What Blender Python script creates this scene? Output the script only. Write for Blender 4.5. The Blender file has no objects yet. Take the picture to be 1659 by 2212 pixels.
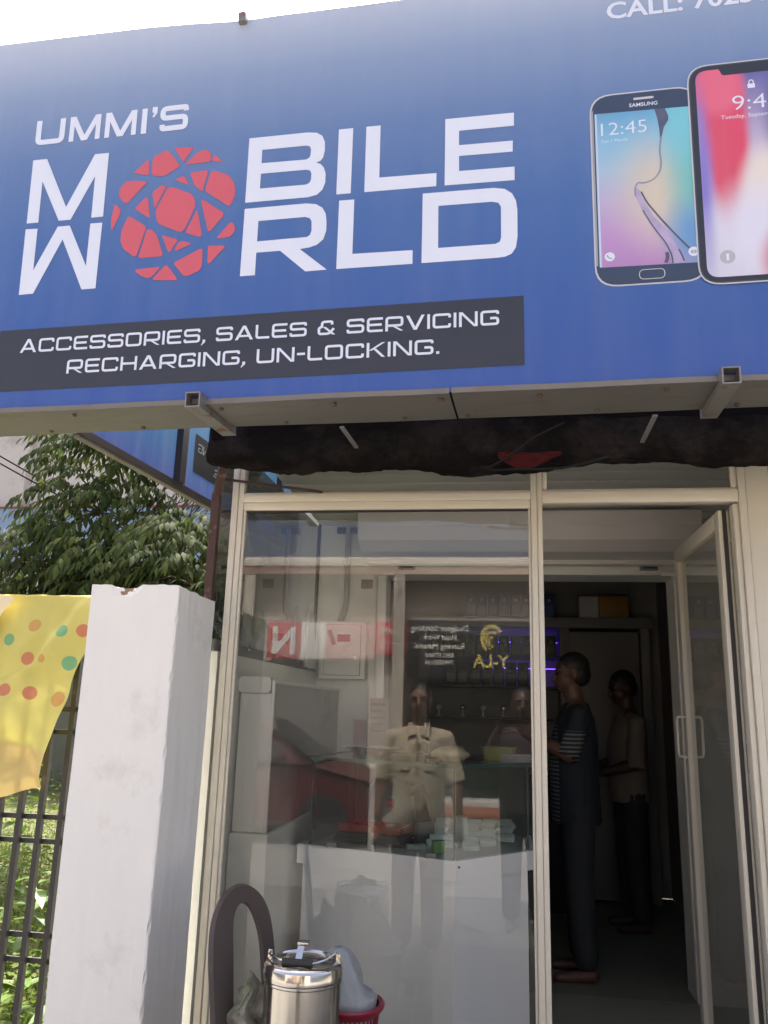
import bpy, bmesh, math, random
from math import sin, cos, pi, radians, sqrt
from mathutils import Vector, Matrix, noise
from mathutils.geometry import tessellate_polygon

random.seed(7)
S = bpy.context.scene
COL = S.collection

# ---------------------------------------------------------------- camera
# world: x along the shop front, y into the shop, z up, metres; shop floor z = 0
EYE = Vector((0, 0, 1.4))
PITCH, ROLL, YAW = radians(13.726), radians(1.638), radians(8.684)
cam_d = bpy.data.cameras.new('camera')
cam = bpy.data.objects.new('camera', cam_d)
COL.objects.link(cam)
fwd = Vector((-sin(YAW) * cos(PITCH), cos(YAW) * cos(PITCH), sin(PITCH)))
rt0 = Vector((cos(YAW), sin(YAW), 0))
up0 = rt0.cross(fwd)
rt = rt0 * cos(ROLL) + up0 * sin(ROLL)
up = up0 * cos(ROLL) - rt0 * sin(ROLL)
cam.matrix_world = Matrix(((rt.x, up.x, -fwd.x, EYE.x), (rt.y, up.y, -fwd.y, EYE.y), (rt.z, up.z, -fwd.z, EYE.z), (0, 0, 0, 1)))
cam_d.sensor_fit = 'HORIZONTAL'
cam_d.sensor_width = 36
cam_d.lens = 1743.3 / 1659 * 36
cam_d.clip_start = 0.01
cam_d.clip_end = 2000
S.camera = cam

# ---------------------------------------------------------------- sky, sun, exposure
SUN_EL, SUN_AZ = radians(60), radians(-12)      # high sun behind the shop
w = bpy.data.worlds.new('World')
S.world = w
w.use_nodes = True
nt = w.node_tree
nt.nodes.clear()
sky = nt.nodes.new('ShaderNodeTexSky')
sky.sky_type = 'NISHITA'
sky.sun_disc = False
sky.sun_elevation = SUN_EL
sky.sun_rotation = SUN_AZ
sky.air_density = 0.45
sky.dust_density = 9.0
sky.ozone_density = 0.3
bg = nt.nodes.new('ShaderNodeBackground')
bg.inputs['Strength'].default_value = 0.15
wo = nt.nodes.new('ShaderNodeOutputWorld')
nt.links.new(sky.outputs[0], bg.inputs[0])
nt.links.new(bg.outputs[0], wo.inputs[0])
sun_d = bpy.data.lights.new('sun', 'SUN')
sun_d.energy = 2.6
sun_d.angle = radians(0.53)
sun_d.color = (1.0, 0.95, 0.87)
sun = bpy.data.objects.new('sun', sun_d)
COL.objects.link(sun)
sdir = Vector((sin(SUN_AZ) * cos(SUN_EL), cos(SUN_AZ) * cos(SUN_EL), sin(SUN_EL)))
sun.rotation_euler = sdir.to_track_quat('Z', 'Y').to_euler()
sun.location = sdir * 30
S.view_settings.view_transform = 'Standard'
S.view_settings.look = 'None'
S.view_settings.exposure = 2.2
S.view_settings.gamma = 1.0
S.view_settings.use_curve_mapping = False
S.render.engine = 'CYCLES'
S.cycles.transparent_max_bounces = 24
S.cycles.max_bounces = 10
S.cycles.use_denoising = True

# ---------------------------------------------------------------- materials
MATS = {}


def srgb(h):
    h = h.lstrip('#')
    v = [int(h[i:i + 2], 16) / 255 for i in (0, 2, 4)]
    return tuple(c / 12.92 if c <= 0.04045 else ((c + 0.055) / 1.055) ** 2.4 for c in v)


def nd(t, typ, **kw):
    n = t.nodes.new(typ)
    for k, v in kw.items():
        setattr(n, k, v)
    return n


def mat(name, c, rough=0.55, metal=0.0, var=0.12, scale=6.0, bump=0.0, bscale=80.0, spec=0.5,
        dirt=None, dscale=3.0, damt=0.5, transl=0.0, coat=0.0, emit=None, estr=0.0, stretch=(1, 1, 1), ior=1.5, edge=0.06):
    if name in MATS:
        return MATS[name]
    if isinstance(c, str):
        c = srgb(c)
    m = bpy.data.materials.new(name)
    m.use_nodes = True
    t = m.node_tree
    b = t.nodes['Principled BSDF']
    out = t.nodes['Material Output']
    tc = nd(t, 'ShaderNodeTexCoord')
    mp = nd(t, 'ShaderNodeMapping')
    mp.inputs['Scale'].default_value = stretch
    t.links.new(tc.outputs['Object'], mp.inputs[0])
    nz = nd(t, 'ShaderNodeTexNoise')
    nz.inputs['Scale'].default_value = scale
    nz.inputs['Detail'].default_value = 6
    t.links.new(mp.outputs[0], nz.inputs['Vector'])
    mx = nd(t, 'ShaderNodeMix', data_type='RGBA')
    mx.inputs[6].default_value = tuple(max(0, x * (1 - var)) for x in c) + (1,)
    mx.inputs[7].default_value = tuple(min(1, x * (1 + var)) for x in c) + (1,)
    t.links.new(nz.outputs[0], mx.inputs[0])
    colout = mx.outputs[2]
    if dirt is not None:
        if isinstance(dirt, str):
            dirt = srgb(dirt)
        n2 = nd(t, 'ShaderNodeTexNoise')
        n2.inputs['Scale'].default_value = dscale
        n2.inputs['Detail'].default_value = 9
        n2.inputs['Roughness'].default_value = 0.68
        t.links.new(mp.outputs[0], n2.inputs['Vector'])
        rp = nd(t, 'ShaderNodeMapRange')
        rp.inputs[1].default_value = 1 - damt - edge
        rp.inputs[2].default_value = 1 - damt + edge
        t.links.new(n2.outputs[0], rp.inputs[0])
        m2 = nd(t, 'ShaderNodeMix', data_type='RGBA')
        m2.inputs[7].default_value = tuple(dirt) + (1,)
        t.links.new(rp.outputs[0], m2.inputs[0])
        t.links.new(colout, m2.inputs[6])
        colout = m2.outputs[2]
    t.links.new(colout, b.inputs['Base Color'])
    rr = nd(t, 'ShaderNodeMapRange')
    rr.inputs[3].default_value = max(0.02, rough - 0.08)
    rr.inputs[4].default_value = min(1, rough + 0.08)
    t.links.new(nz.outputs[0], rr.inputs[0])
    t.links.new(rr.outputs[0], b.inputs['Roughness'])
    b.inputs['Metallic'].default_value = metal
    b.inputs['Specular IOR Level'].default_value = spec
    b.inputs['IOR'].default_value = ior
    if coat:
        b.inputs['Coat Weight'].default_value = coat
        b.inputs['Coat Roughness'].default_value = 0.08
    if emit is not None:
        b.inputs['Emission Color'].default_value = tuple(srgb(emit) if isinstance(emit, str) else emit) + (1,)
        b.inputs['Emission Strength'].default_value = estr
    if bump:
        nb = nd(t, 'ShaderNodeTexNoise')
        nb.inputs['Scale'].default_value = bscale
        nb.inputs['Detail'].default_value = 5
        t.links.new(mp.outputs[0], nb.inputs['Vector'])
        bp = nd(t, 'ShaderNodeBump')
        bp.inputs['Strength'].default_value = bump
        bp.inputs['Distance'].default_value = 0.01
        t.links.new(nb.outputs[0], bp.inputs['Height'])
        t.links.new(bp.outputs[0], b.inputs['Normal'])
    if transl:
        tr = nd(t, 'ShaderNodeBsdfTranslucent')
        t.links.new(colout, tr.inputs[0])
        ms = nd(t, 'ShaderNodeMixShader')
        ms.inputs[0].default_value = transl
        t.links.new(b.outputs[0], ms.inputs[1])
        t.links.new(tr.outputs[0], ms.inputs[2])
        t.links.new(ms.outputs[0], out.inputs[0])
    MATS[name] = m
    return m


def glass(name, tint=(0.93, 0.96, 0.95), refl=1.5, ior=1.52, rough=0.0, haze=0.0):
    if name in MATS:
        return MATS[name]
    m = bpy.data.materials.new(name)
    m.use_nodes = True
    t = m.node_tree
    t.nodes.clear()
    out = nd(t, 'ShaderNodeOutputMaterial')
    tr = nd(t, 'ShaderNodeBsdfTransparent')
    tr.inputs[0].default_value = tuple(tint) + (1,)
    gl = nd(t, 'ShaderNodeBsdfGlossy')
    gl.inputs['Roughness'].default_value = rough
    fr = nd(t, 'ShaderNodeFresnel')
    fr.inputs[0].default_value = ior
    mu = nd(t, 'ShaderNodeMath', operation='MULTIPLY', use_clamp=True)
    mu.inputs[1].default_value = refl
    t.links.new(fr.outputs[0], mu.inputs[0])
    base = tr
    if haze:
        df = nd(t, 'ShaderNodeBsdfDiffuse')
        df.inputs[0].default_value = (0.75, 0.75, 0.73, 1)
        nz = nd(t, 'ShaderNodeTexNoise')
        nz.inputs['Scale'].default_value = 2.5
        nz.inputs['Detail'].default_value = 8
        mr = nd(t, 'ShaderNodeMapRange')
        mr.inputs[3].default_value = haze * 0.4
        mr.inputs[4].default_value = haze * 1.6
        t.links.new(nz.outputs[0], mr.inputs[0])
        m0 = nd(t, 'ShaderNodeMixShader')
        t.links.new(mr.outputs[0], m0.inputs[0])
        t.links.new(tr.outputs[0], m0.inputs[1])
        t.links.new(df.outputs[0], m0.inputs[2])
        base = m0
    ms = nd(t, 'ShaderNodeMixShader')
    t.links.new(mu.outputs[0], ms.inputs[0])
    t.links.new(base.outputs[0], ms.inputs[1])
    t.links.new(gl.outputs[0], ms.inputs[2])
    t.links.new(ms.outputs[0], out.inputs[0])
    MATS[name] = m
    return m


# ---------------------------------------------------------------- mesh helpers
class MB:
    def __init__(s):
        s.v, s.f = [], []

    def add(s, vs, fs):
        o = len(s.v)
        s.v += [tuple(p) for p in vs]
        s.f += [tuple(i + o for i in f) for f in fs]
        return s

    def box(s, x0, x1, y0, y1, z0, z1):
        return s.add([(x0, y0, z0), (x1, y0, z0), (x1, y1, z0), (x0, y1, z0), (x0, y0, z1), (x1, y0, z1), (x1, y1, z1), (x0, y1, z1)],
                     [(0, 3, 2, 1), (4, 5, 6, 7), (0, 1, 5, 4), (1, 2, 6, 5), (2, 3, 7, 6), (3, 0, 4, 7)])

    def bbox(s, x0, x1, y0, y1, z0, z1, b=0.004):
        """box with bevelled edges"""
        bm = bmesh.new()
        bmesh.ops.create_cube(bm, size=1)
        for q in bm.verts:
            q.co = Vector(((x0 + x1) / 2 + q.co.x * (x1 - x0), (y0 + y1) / 2 + q.co.y * (y1 - y0), (z0 + z1) / 2 + q.co.z * (z1 - z0)))
        bmesh.ops.bevel(bm, geom=list(bm.edges), offset=b, segments=2, affect='EDGES', profile=0.5)
        bm.verts.index_update()
        s.add([q.co for q in bm.verts], [[q.index for q in f.verts] for f in bm.faces])
        bm.free()
        return s

    def prism(s, poly, axis, a0, a1):
        """poly of 2D points extruded along axis 0/1/2"""
        def P(p, a):
            r = list(p)
            r.insert(axis, a)
            return r
        n = len(poly)
        vs = [P(p, a0) for p in poly] + [P(p, a1) for p in poly]
        fs = [tuple(range(n))[::-1], tuple(range(n, 2 * n))] + [(i, (i + 1) % n, n + (i + 1) % n, n + i) for i in range(n)]
        return s.add(vs, fs)

    def tube(s, pts, r, seg=8, cap=True):
        pts = [Vector(p) for p in pts]
        n = len(pts)
        rs = r if isinstance(r, (list, tuple)) else [r] * n
        vs, fs = [], []
        ref = None
        for i, p in enumerate(pts):
            d = (pts[min(i + 1, n - 1)] - pts[max(i - 1, 0)]).normalized()
            if ref is None:
                ref = Vector((0, 0, 1)) if abs(d.z) < 0.9 else Vector((1, 0, 0))
            a = d.cross(ref)
            if a.length < 1e-4:
                a = d.cross(Vector((0.3, 1, 0.2)))
            a.normalize()
            b = a.cross(d)
            ref = b
            for k in range(seg):
                t = 2 * pi * k / seg
                vs.append(p + (a * cos(t) + b * sin(t)) * rs[i])
        for i in range(n - 1):
            for k in range(seg):
                fs.append((i * seg + k, i * seg + (k + 1) % seg, (i + 1) * seg + (k + 1) % seg, (i + 1) * seg + k))
        if cap:
            fs += [tuple(range(seg))[::-1], tuple(range((n - 1) * seg, n * seg))]
        return s.add(vs, fs)

    def bar(s, p, q, wd, th, upv=(0, 0, 1)):
        """rectangular bar from p to q"""
        p, q = Vector(p), Vector(q)
        d = (q - p).normalized()
        a = d.cross(Vector(upv))
        if a.length < 1e-4:
            a = d.cross(Vector((0, 1, 0)))
        a.normalize()
        b = a.cross(d)
        vs = []
        for e in (p, q):
            for i, j in ((-1, -1), (1, -1), (1, 1), (-1, 1)):
                vs.append(e + a * i * wd / 2 + b * j * th / 2)
        return s.add(vs, [(3, 2, 1, 0), (4, 5, 6, 7), (0, 1, 5, 4), (1, 2, 6, 5), (2, 3, 7, 6), (3, 0, 4, 7)])

    def lathe(s, prof, c=(0, 0, 0), seg=32):
        vs, fs = [], []
        for r, z in prof:
            for k in range(seg):
                t = 2 * pi * k / seg
                vs.append((c[0] + r * cos(t), c[1] + r * sin(t), c[2] + z))
        for i in range(len(prof) - 1):
            for k in range(seg):
                fs.append((i * seg + k, i * seg + (k + 1) % seg, (i + 1) * seg + (k + 1) % seg, (i + 1) * seg + k))
        return s.add(vs, fs)

    def ell(s, c, r, seg=16, rings=10):
        vs, fs = [], []
        for i in range(rings + 1):
            ph = pi * i / rings
            for k in range(seg):
                t = 2 * pi * k / seg
                vs.append((c[0] + r[0] * sin(ph) * cos(t), c[1] + r[1] * sin(ph) * sin(t), c[2] + r[2] * cos(ph)))
        for i in range(rings):
            for k in range(seg):
                fs.append((i * seg + k, (i + 1) * seg + k, (i + 1) * seg + (k + 1) % seg, i * seg + (k + 1) % seg))
        return s.add(vs, fs)

    def cap(s, p, q, r0, r1, seg=12):
        """tapered capsule"""
        p, q = Vector(p), Vector(q)
        d = (q - p)
        L = d.length
        d.normalize()
        pts, rs = [], []
        for i in range(5):
            t = pi / 2 * (i / 4)
            pts.append(p - d * r0 * cos(t))
            rs.append(max(1e-4, r0 * sin(t)))
        for i in range(5):
            t = pi / 2 * (i / 4)
            pts.append(q + d * r1 * sin(t))
            rs.append(max(1e-4, r1 * cos(t)))
        return s.tube(pts, rs, seg)

    def loft(s, rings, seg=20):
        """rings: (z, cx, cy, rx, ry), closed"""
        vs, fs = [], []
        for z, cx, cy, rx, ry in rings:
            for k in range(seg):
                t = 2 * pi * k / seg
                vs.append((cx + rx * cos(t), cy + ry * sin(t), z))
        n = len(rings)
        for i in range(n - 1):
            for k in range(seg):
                fs.append((i * seg + k, i * seg + (k + 1) % seg, (i + 1) * seg + (k + 1) % seg, (i + 1) * seg + k))
        fs += [tuple(range(seg))[::-1], tuple(range((n - 1) * seg, n * seg))]
        return s.add(vs, fs)

    def xf(s, M):
        s.v = [tuple(M @ Vector(p)) for p in s.v]
        return s

    def mesh(s, name):
        me = bpy.data.meshes.new(name)
        me.from_pydata(s.v, [], s.f)
        me.update()
        return me

    def build(s, name, m, parent=None, smooth=False):
        me = s.mesh(name)
        return mesh_obj(name, me, m, parent, smooth)


def mesh_obj(name, me, m, parent=None, smooth=False):
    if m is not None:
        me.materials.clear()
        me.materials.append(m)
    if smooth:
        for p in me.polygons:
            p.use_smooth = True
        try:
            me.set_sharp_from_angle(angle=radians(40))
        except Exception:
            pass
    o = bpy.data.objects.new(name, me)
    COL.objects.link(o)
    if parent is not None:
        o.parent = parent
    return o


def tag(o, label=None, cat=None, group=None, kind=None):
    if label:
        o['label'] = label
    if cat:
        o['category'] = cat
    if group:
        o['group'] = group
    if kind:
        o['kind'] = kind
    return o


def thing(name, label, cat, loc=(0, 0, 0), rz=0.0, group=None, M=None):
    o = bpy.data.objects.new(name, None)
    COL.objects.link(o)
    if M is not None:
        o.matrix_world = M
    else:
        o.location = loc
        o.rotation_euler = (0, 0, rz)
    return tag(o, label, cat, group)


def bx(name, m, parent, x0, x1, y0, y1, z0, z1, b=0.0):
    mb = MB()
    if b:
        mb.bbox(x0, x1, y0, y1, z0, z1, b)
    else:
        mb.box(x0, x1, y0, y1, z0, z1)
    return mb.build(name, m, parent, smooth=bool(b))


def remeshed(mb, name, m, parent, voxel, smooth_it=3):
    me = mb.mesh(name + '_tmp')
    o = bpy.data.objects.new('tmp', me)
    COL.objects.link(o)
    r = o.modifiers.new('r', 'REMESH')
    r.mode = 'VOXEL'
    r.voxel_size = voxel
    sm = o.modifiers.new('s', 'SMOOTH')
    sm.iterations = smooth_it
    sm.factor = 0.5
    bpy.context.view_layer.update()
    dg = bpy.context.evaluated_depsgraph_get()
    m2 = bpy.data.meshes.new_from_object(o.evaluated_get(dg))
    m2.name = name
    bpy.data.objects.remove(o)
    bpy.data.meshes.remove(me)
    ob = mesh_obj(name, m2, m, parent, False)
    for p in m2.polygons:
        p.use_smooth = True
    return ob


# flat art: polygons with holes in the local x-z plane at depth y
def art(polys, y, mb=None, thick=0.0):
    mb = mb or MB()
    pts = [Vector((p[0], p[1], 0)) for ring in polys for p in ring]
    tris = tessellate_polygon([[Vector((p[0], p[1], 0)) for p in ring] for ring in polys])
    vs = [(p.x, y, p.y) for p in pts]
    fs = []
    for a, b, c in tris:
        n = (pts[b] - pts[a]).cross(pts[c] - pts[a])
        fs.append((a, b, c) if n.z > 0 else (a, c, b))
    mb.add(vs, fs)
    if thick:
        mb.add([(p.x, y + thick, p.y) for p in pts], [f[::-1] for f in fs])
        for ring in polys:
            n = len(ring)
            mb.add([(p[0], y, p[1]) for p in ring] + [(p[0], y + thick, p[1]) for p in ring], [(i, (i + 1) % n, n + (i + 1) % n, n + i) for i in range(n)])
    return mb


def fillet(poly, r, closed=True, seg=5):
    out = []
    n = len(poly)
    for i in range(n):
        p = Vector(poly[i])
        if not closed and i in (0, n - 1):
            out.append((p.x, p.y))
            continue
        a = Vector(poly[i - 1]) - p
        b = Vector(poly[(i + 1) % n]) - p
        la, lb = a.length, b.length
        a.normalize()
        b.normalize()
        d = min(r, la * 0.48, lb * 0.48)
        p0, p1 = p + a * d, p + b * d
        for k in range(seg + 1):
            t = k / seg
            q = p0 * (1 - t) ** 2 + p * 2 * t * (1 - t) + p1 * t * t
            out.append((q.x, q.y))
    return out


def rrect(x0, x1, z0, z1, r, seg=6):
    return fillet([(x0, z0), (x1, z0), (x1, z1), (x0, z1)], r * 1.25, True, seg)


def circle(cx, cz, r, n=24):
    return [(cx + r * cos(2 * pi * i / n), cz + r * sin(2 * pi * i / n)) for i in range(n)]


def stroke2d(pts, t, closed=False):
    """returns list of quads (4 points) along a 2D path with width t"""
    P = [Vector(p) for p in pts]
    n = len(P)
    L, R = [], []
    for i in range(n):
        if closed:
            a, b = P[i] - P[i - 1], P[(i + 1) % n] - P[i]
        else:
            a = P[i] - P[i - 1] if i else P[1] - P[0]
            b = P[i + 1] - P[i] if i < n - 1 else P[n - 1] - P[n - 2]
        a.normalize()
        b.normalize()
        na, nb = Vector((-a.y, a.x)), Vector((-b.y, b.x))
        m = na + nb
        if m.length < 1e-6:
            m = na
        m.normalize()
        k = t / 2 / max(0.35, m.dot(na))
        L.append(P[i] + m * k)
        R.append(P[i] - m * k)
    q = []
    for i in range(n if closed else n - 1):
        j = (i + 1) % n
        q.append([R[i], R[j], L[j], L[i]])
    return q


def glyph(c, t):
    h = t / 2
    d = t * 1.2
    W = {'I': t, '-': 0.5, ',': 0.22, '.': 0.2, "'": 0.22, ' ': 0.38, 'L': 0.92, 'E': 1.0, 'M': 1.35, '&': 1.15, 'A': 1.2, 'V': 1.15}
    w = W.get(c, 1.12)
    r = 0.16
    g = {
        'C': [('s', [(w - h, .70), (w - h, 1 - h), (h, 1 - h), (h, h), (w - h, h), (w - h, .30)])],
        'G': [('s', [(w - h, .74), (w - h, 1 - h), (h, 1 - h), (h, h), (w - h, h), (w - h, .48), (.52 * w, .48)])],
        'E': [('s', [(w, 1 - h), (h, 1 - h), (h, h), (w, h)]), ('q', h * 1.6, w * .93, .5 - h, .5 + h)],
        'S': [('s', [(w - h, .74), (w - h, 1 - h), (h, 1 - h), (h, .52), (w - h, .52), (w - h, h), (h, h), (h, .27)])],
        'O': [('c', [(h, h), (w - h, h), (w - h, 1 - h), (h, 1 - h)])],
        'R': [('s', [(h, 0), (h, 1 - h), (w - h, 1 - h), (w - h, .38), (h, .38)]), ('d', .42 * w, .38 - h, w - d, 0)][::-1],
        'I': [('s', [(h, 0), (h, 1)])],
        'L': [('s', [(h, 1), (h, h), (w, h)])],
        'V': [('d', 0, 1, w / 2 - d / 2, 0), ('d', w - d, 1, w / 2 - d / 2, 0)],
        'A': [('d', w / 2 - d / 2, 1, 0, 0), ('d', w / 2 - d / 2, 1, w - d, 0), ('q', .25 * w, .75 * w, .2, .2 + t * .9)],
        'N': [('s', [(h, 0), (h, 1)]), ('s', [(w - h, 0), (w - h, 1)]), ('d', 0, 1, w - d * 1.15, 0)],
        'M': [('s', [(h, 0), (h, 1)]), ('s', [(w - h, 0), (w - h, 1)]), ('d', 0, 1, w / 2 - d / 2, 0), ('d', w - d, 1, w / 2 - d / 2, 0)],
        'H': [('s', [(h, 0), (h, 1)]), ('s', [(w - h, 0), (w - h, 1)]), ('q', h, w - h, .5 - h, .5 + h)],
        'U': [('s', [(h, 1), (h, h), (w - h, h), (w - h, 1)])],
        'K': [('s', [(h, 0), (h, 1)]), ('d', w - d, 1, t * .7, .46), ('d', .34 * w, .58, w - d, 0)],
        '-': [('q', 0, w, .42, .42 + t)],
        '.': [('q', 0, t * 1.1, 0, t * 1.1)],
        ',': [('p', [(0.02, 0), (0.02, t * 1.1), (0.02 + t * 1.1, t * 1.1), (0.02 + t * 1.1, 0), (-.03, -.22), (-.08, -.22)])],
        "'": [('p', [(0, 1), (.2, 1), (.2, .78), (.06, .6), (0, .62), (.07, .78), (0, .78)])],
        '&': [('s', [(w * .8, .70), (w * .8, 1 - h), (.24 * w, 1 - h), (.24 * w, .56), (h, .52), (h, h), (.66 * w, h), (w * .9, .44)]), ('d', .28 * w, .56, w - d, 0)],
        ' ': [],
    }[c]
    return w, g, r


def stroke_text(txt, x0, x1, z0, height, t=0.17, y=0.0, gap=0.16, sx=None, thick=0.0, each=None, post=None):
    """square sans capitals from x0 to x1 with baseline z0"""
    tot = 0
    for c in txt:
        tot += glyph(c, t)[0] + gap
    tot -= gap
    k = sx or (x1 - x0) / tot
    mb = MB()
    x = 0
    lay = 0
    for c in txt:
        w, g, r = glyph(c, t)
        if each:
            mb = MB()
        for pr in g:
            lay = (lay + 1) % 4
            yy = y - 0.00012 * lay

            def T(p):
                return (x0 + (x + p[0]) * k, z0 + p[1] * height)
            if pr[0] in 'sc':
                cl = pr[0] == 'c'
                path = fillet(pr[1], r, cl, 4)
                for q in stroke2d(path, t, cl):
                    Q = [T(p) for p in q]
                    art([Q], yy, mb, thick)
            elif pr[0] == 'q':
                _, a, b, c0, c1 = pr
                art([[T((a, c0)), T((b, c0)), T((b, c1)), T((a, c1))]], yy, mb, thick)
            elif pr[0] == 'd':
                _, a, b, c0, c1 = pr
                d = t * 1.2
                art([[T((a, b)), T((a + d, b)), T((c0 + d, c1)), T((c0, c1))]], yy, mb, thick)
            else:
                art([[T(p) for p in pr[1]]], yy, mb, thick)
        if each and mb.v:
            if post:
                post(mb)
            mb.build('letter', each[0], each[1])
        x += w + gap
    return mb


def font_text(txt, x0, z0, height, y=0.0, bold=0.0, width=None, align='LEFT', name='lettering', m=None, parent=None):
    """built-in sans letters, standing in the local x-z plane; height = cap height"""
    cu = bpy.data.curves.new('t', 'FONT')
    cu.body = txt
    cu.size = height / 0.69
    cu.offset = bold * height
    cu.resolution_u = 3
    o = bpy.data.objects.new('t', cu)
    COL.objects.link(o)
    bpy.context.view_layer.update()
    dg = bpy.context.evaluated_depsgraph_get()
    me = bpy.data.meshes.new_from_object(o.evaluated_get(dg))
    bpy.data.objects.remove(o)
    bpy.data.curves.remove(cu)
    xs = [q.co.x for q in me.vertices]
    mn, mxx = min(xs), max(xs)
    sc = (width / (mxx - mn)) if width else 1.0
    ww = (mxx - mn) * sc
    off = {'LEFT': 0, 'CENTER': -ww / 2, 'RIGHT': -ww}[align]
    for q in me.vertices:
        q.co = Vector((x0 + off + (q.co.x - mn) * sc, y, z0 + q.co.y))
    me.name = name
    return mesh_obj(name, me, m, parent)


def rough_grid(mb, f, nu, nv):
    """grid patch from f(u,v)->(x,y,z)"""
    vs = [f(i / nu, j / nv) for j in range(nv + 1) for i in range(nu + 1)]
    fs = [(j * (nu + 1) + i, j * (nu + 1) + i + 1, (j + 1) * (nu + 1) + i + 1, (j + 1) * (nu + 1) + i) for j in range(nv) for i in range(nu)]
    return mb.add(vs, fs)


def copy_tree(o, parent=None):
    c = o.copy()
    COL.objects.link(c)
    c.parent = parent
    for ch in list(o.children):
        copy_tree(ch, c)
    return c
LET = {'M':[[(-1.2477,0.9032),(-1.195,0.9027),(-1.1039,0.7124),(-1.0155,0.9017),(-0.9643,0.9009),(-0.9637,0.6643),(-1.0067,0.664),(-1.0073,0.8176),(-1.0824,0.6635),(-1.1258,0.664),(-1.2031,0.8182),(-1.2016,0.6638),(-1.2453,0.6642)]],'W':[[(-1.2463,0.6427),(-1.2015,0.6415),(-1.2005,0.4891),(-1.1269,0.6422),(-1.0829,0.6422),(-1.0086,0.49),(-1.0077,0.6428),(-0.9643,0.6423),(-0.9664,0.4073),(-1.0162,0.4068),(-1.1038,0.5933),(-1.1916,0.4048),(-1.2437,0.4036)]],'B':[[(-0.4657,0.8989),(-0.2678,0.8979),(-0.2376,0.8931),(-0.2192,0.8799),(-0.2101,0.8575),(-0.209,0.827),(-0.2135,0.803),(-0.222,0.7911),(-0.2367,0.7863),(-0.2216,0.7796),(-0.2104,0.7656),(-0.2038,0.7445),(-0.2039,0.7128),(-0.2124,0.6884),(-0.2295,0.6724),(-0.2588,0.6664),(-0.4677,0.667)],[(-0.4195,0.8516),(-0.272,0.8508),(-0.2599,0.8469),(-0.2553,0.8366),(-0.2557,0.8173),(-0.2595,0.8061),(-0.27,0.8008),(-0.4194,0.8033)],[(-0.4193,0.7657),(-0.2686,0.764),(-0.2553,0.7601),(-0.2507,0.7494),(-0.2511,0.7271),(-0.256,0.7168),(-0.2665,0.7115),(-0.4203,0.7129)]],'I':[[(-0.165,0.8964),(-0.1183,0.8961),(-0.1201,0.6667),(-0.1666,0.6669)]],'L':[[(-0.0754,0.8956),(-0.0292,0.8953),(-0.03,0.712),(0.1496,0.7089),(0.1493,0.664),(-0.0767,0.6661)]],'E':[[(0.176,0.8927),(0.3873,0.8905),(0.3867,0.8451),(0.2189,0.8472),(0.2189,0.7971),(0.3829,0.7947),(0.3819,0.7573),(0.219,0.7597),(0.2191,0.7084),(0.3873,0.706),(0.3868,0.6606),(0.1749,0.6639)]],'R':[[(-0.4677,0.6453),(-0.2639,0.6455),(-0.2313,0.6399),(-0.2102,0.6254),(-0.1989,0.6044),(-0.1951,0.5773),(-0.1946,0.5464),(-0.2034,0.5164),(-0.2232,0.4996),(-0.2462,0.4924),(-0.2782,0.4895),(-0.1889,0.4129),(-0.2575,0.4121),(-0.3422,0.4887),(-0.4207,0.489),(-0.4214,0.4119),(-0.4709,0.412)],[(-0.4192,0.5983),(-0.265,0.5986),(-0.25,0.5929),(-0.2437,0.5817),(-0.2426,0.5506),(-0.2467,0.5355),(-0.2563,0.5289),(-0.4203,0.5275)]],'L2':[[(-0.1566,0.6446),(-0.1079,0.6443),(-0.1091,0.4591),(0.0786,0.4562),(0.0786,0.411),(-0.1585,0.4123)]],'D':[[(0.1076,0.643),(0.3245,0.6409),(0.3569,0.6341),(0.3782,0.6175),(0.3897,0.5924),(0.3936,0.5623),(0.393,0.4738),(0.3879,0.4392),(0.375,0.4199),(0.3548,0.4117),(0.3283,0.4103),(0.1061,0.4111)],[(0.1564,0.5967),(0.3188,0.5951),(0.3376,0.5897),(0.3451,0.5758),(0.3447,0.4751),(0.3409,0.4619),(0.3286,0.4559),(0.1562,0.4568)]],'apos':[[(-0.8174,1.0577),(-0.7993,1.0571),(-0.7987,1.0344),(-0.8096,1.018),(-0.8163,1.0196),(-0.8099,1.0357),(-0.8173,1.0366)]]}
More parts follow.
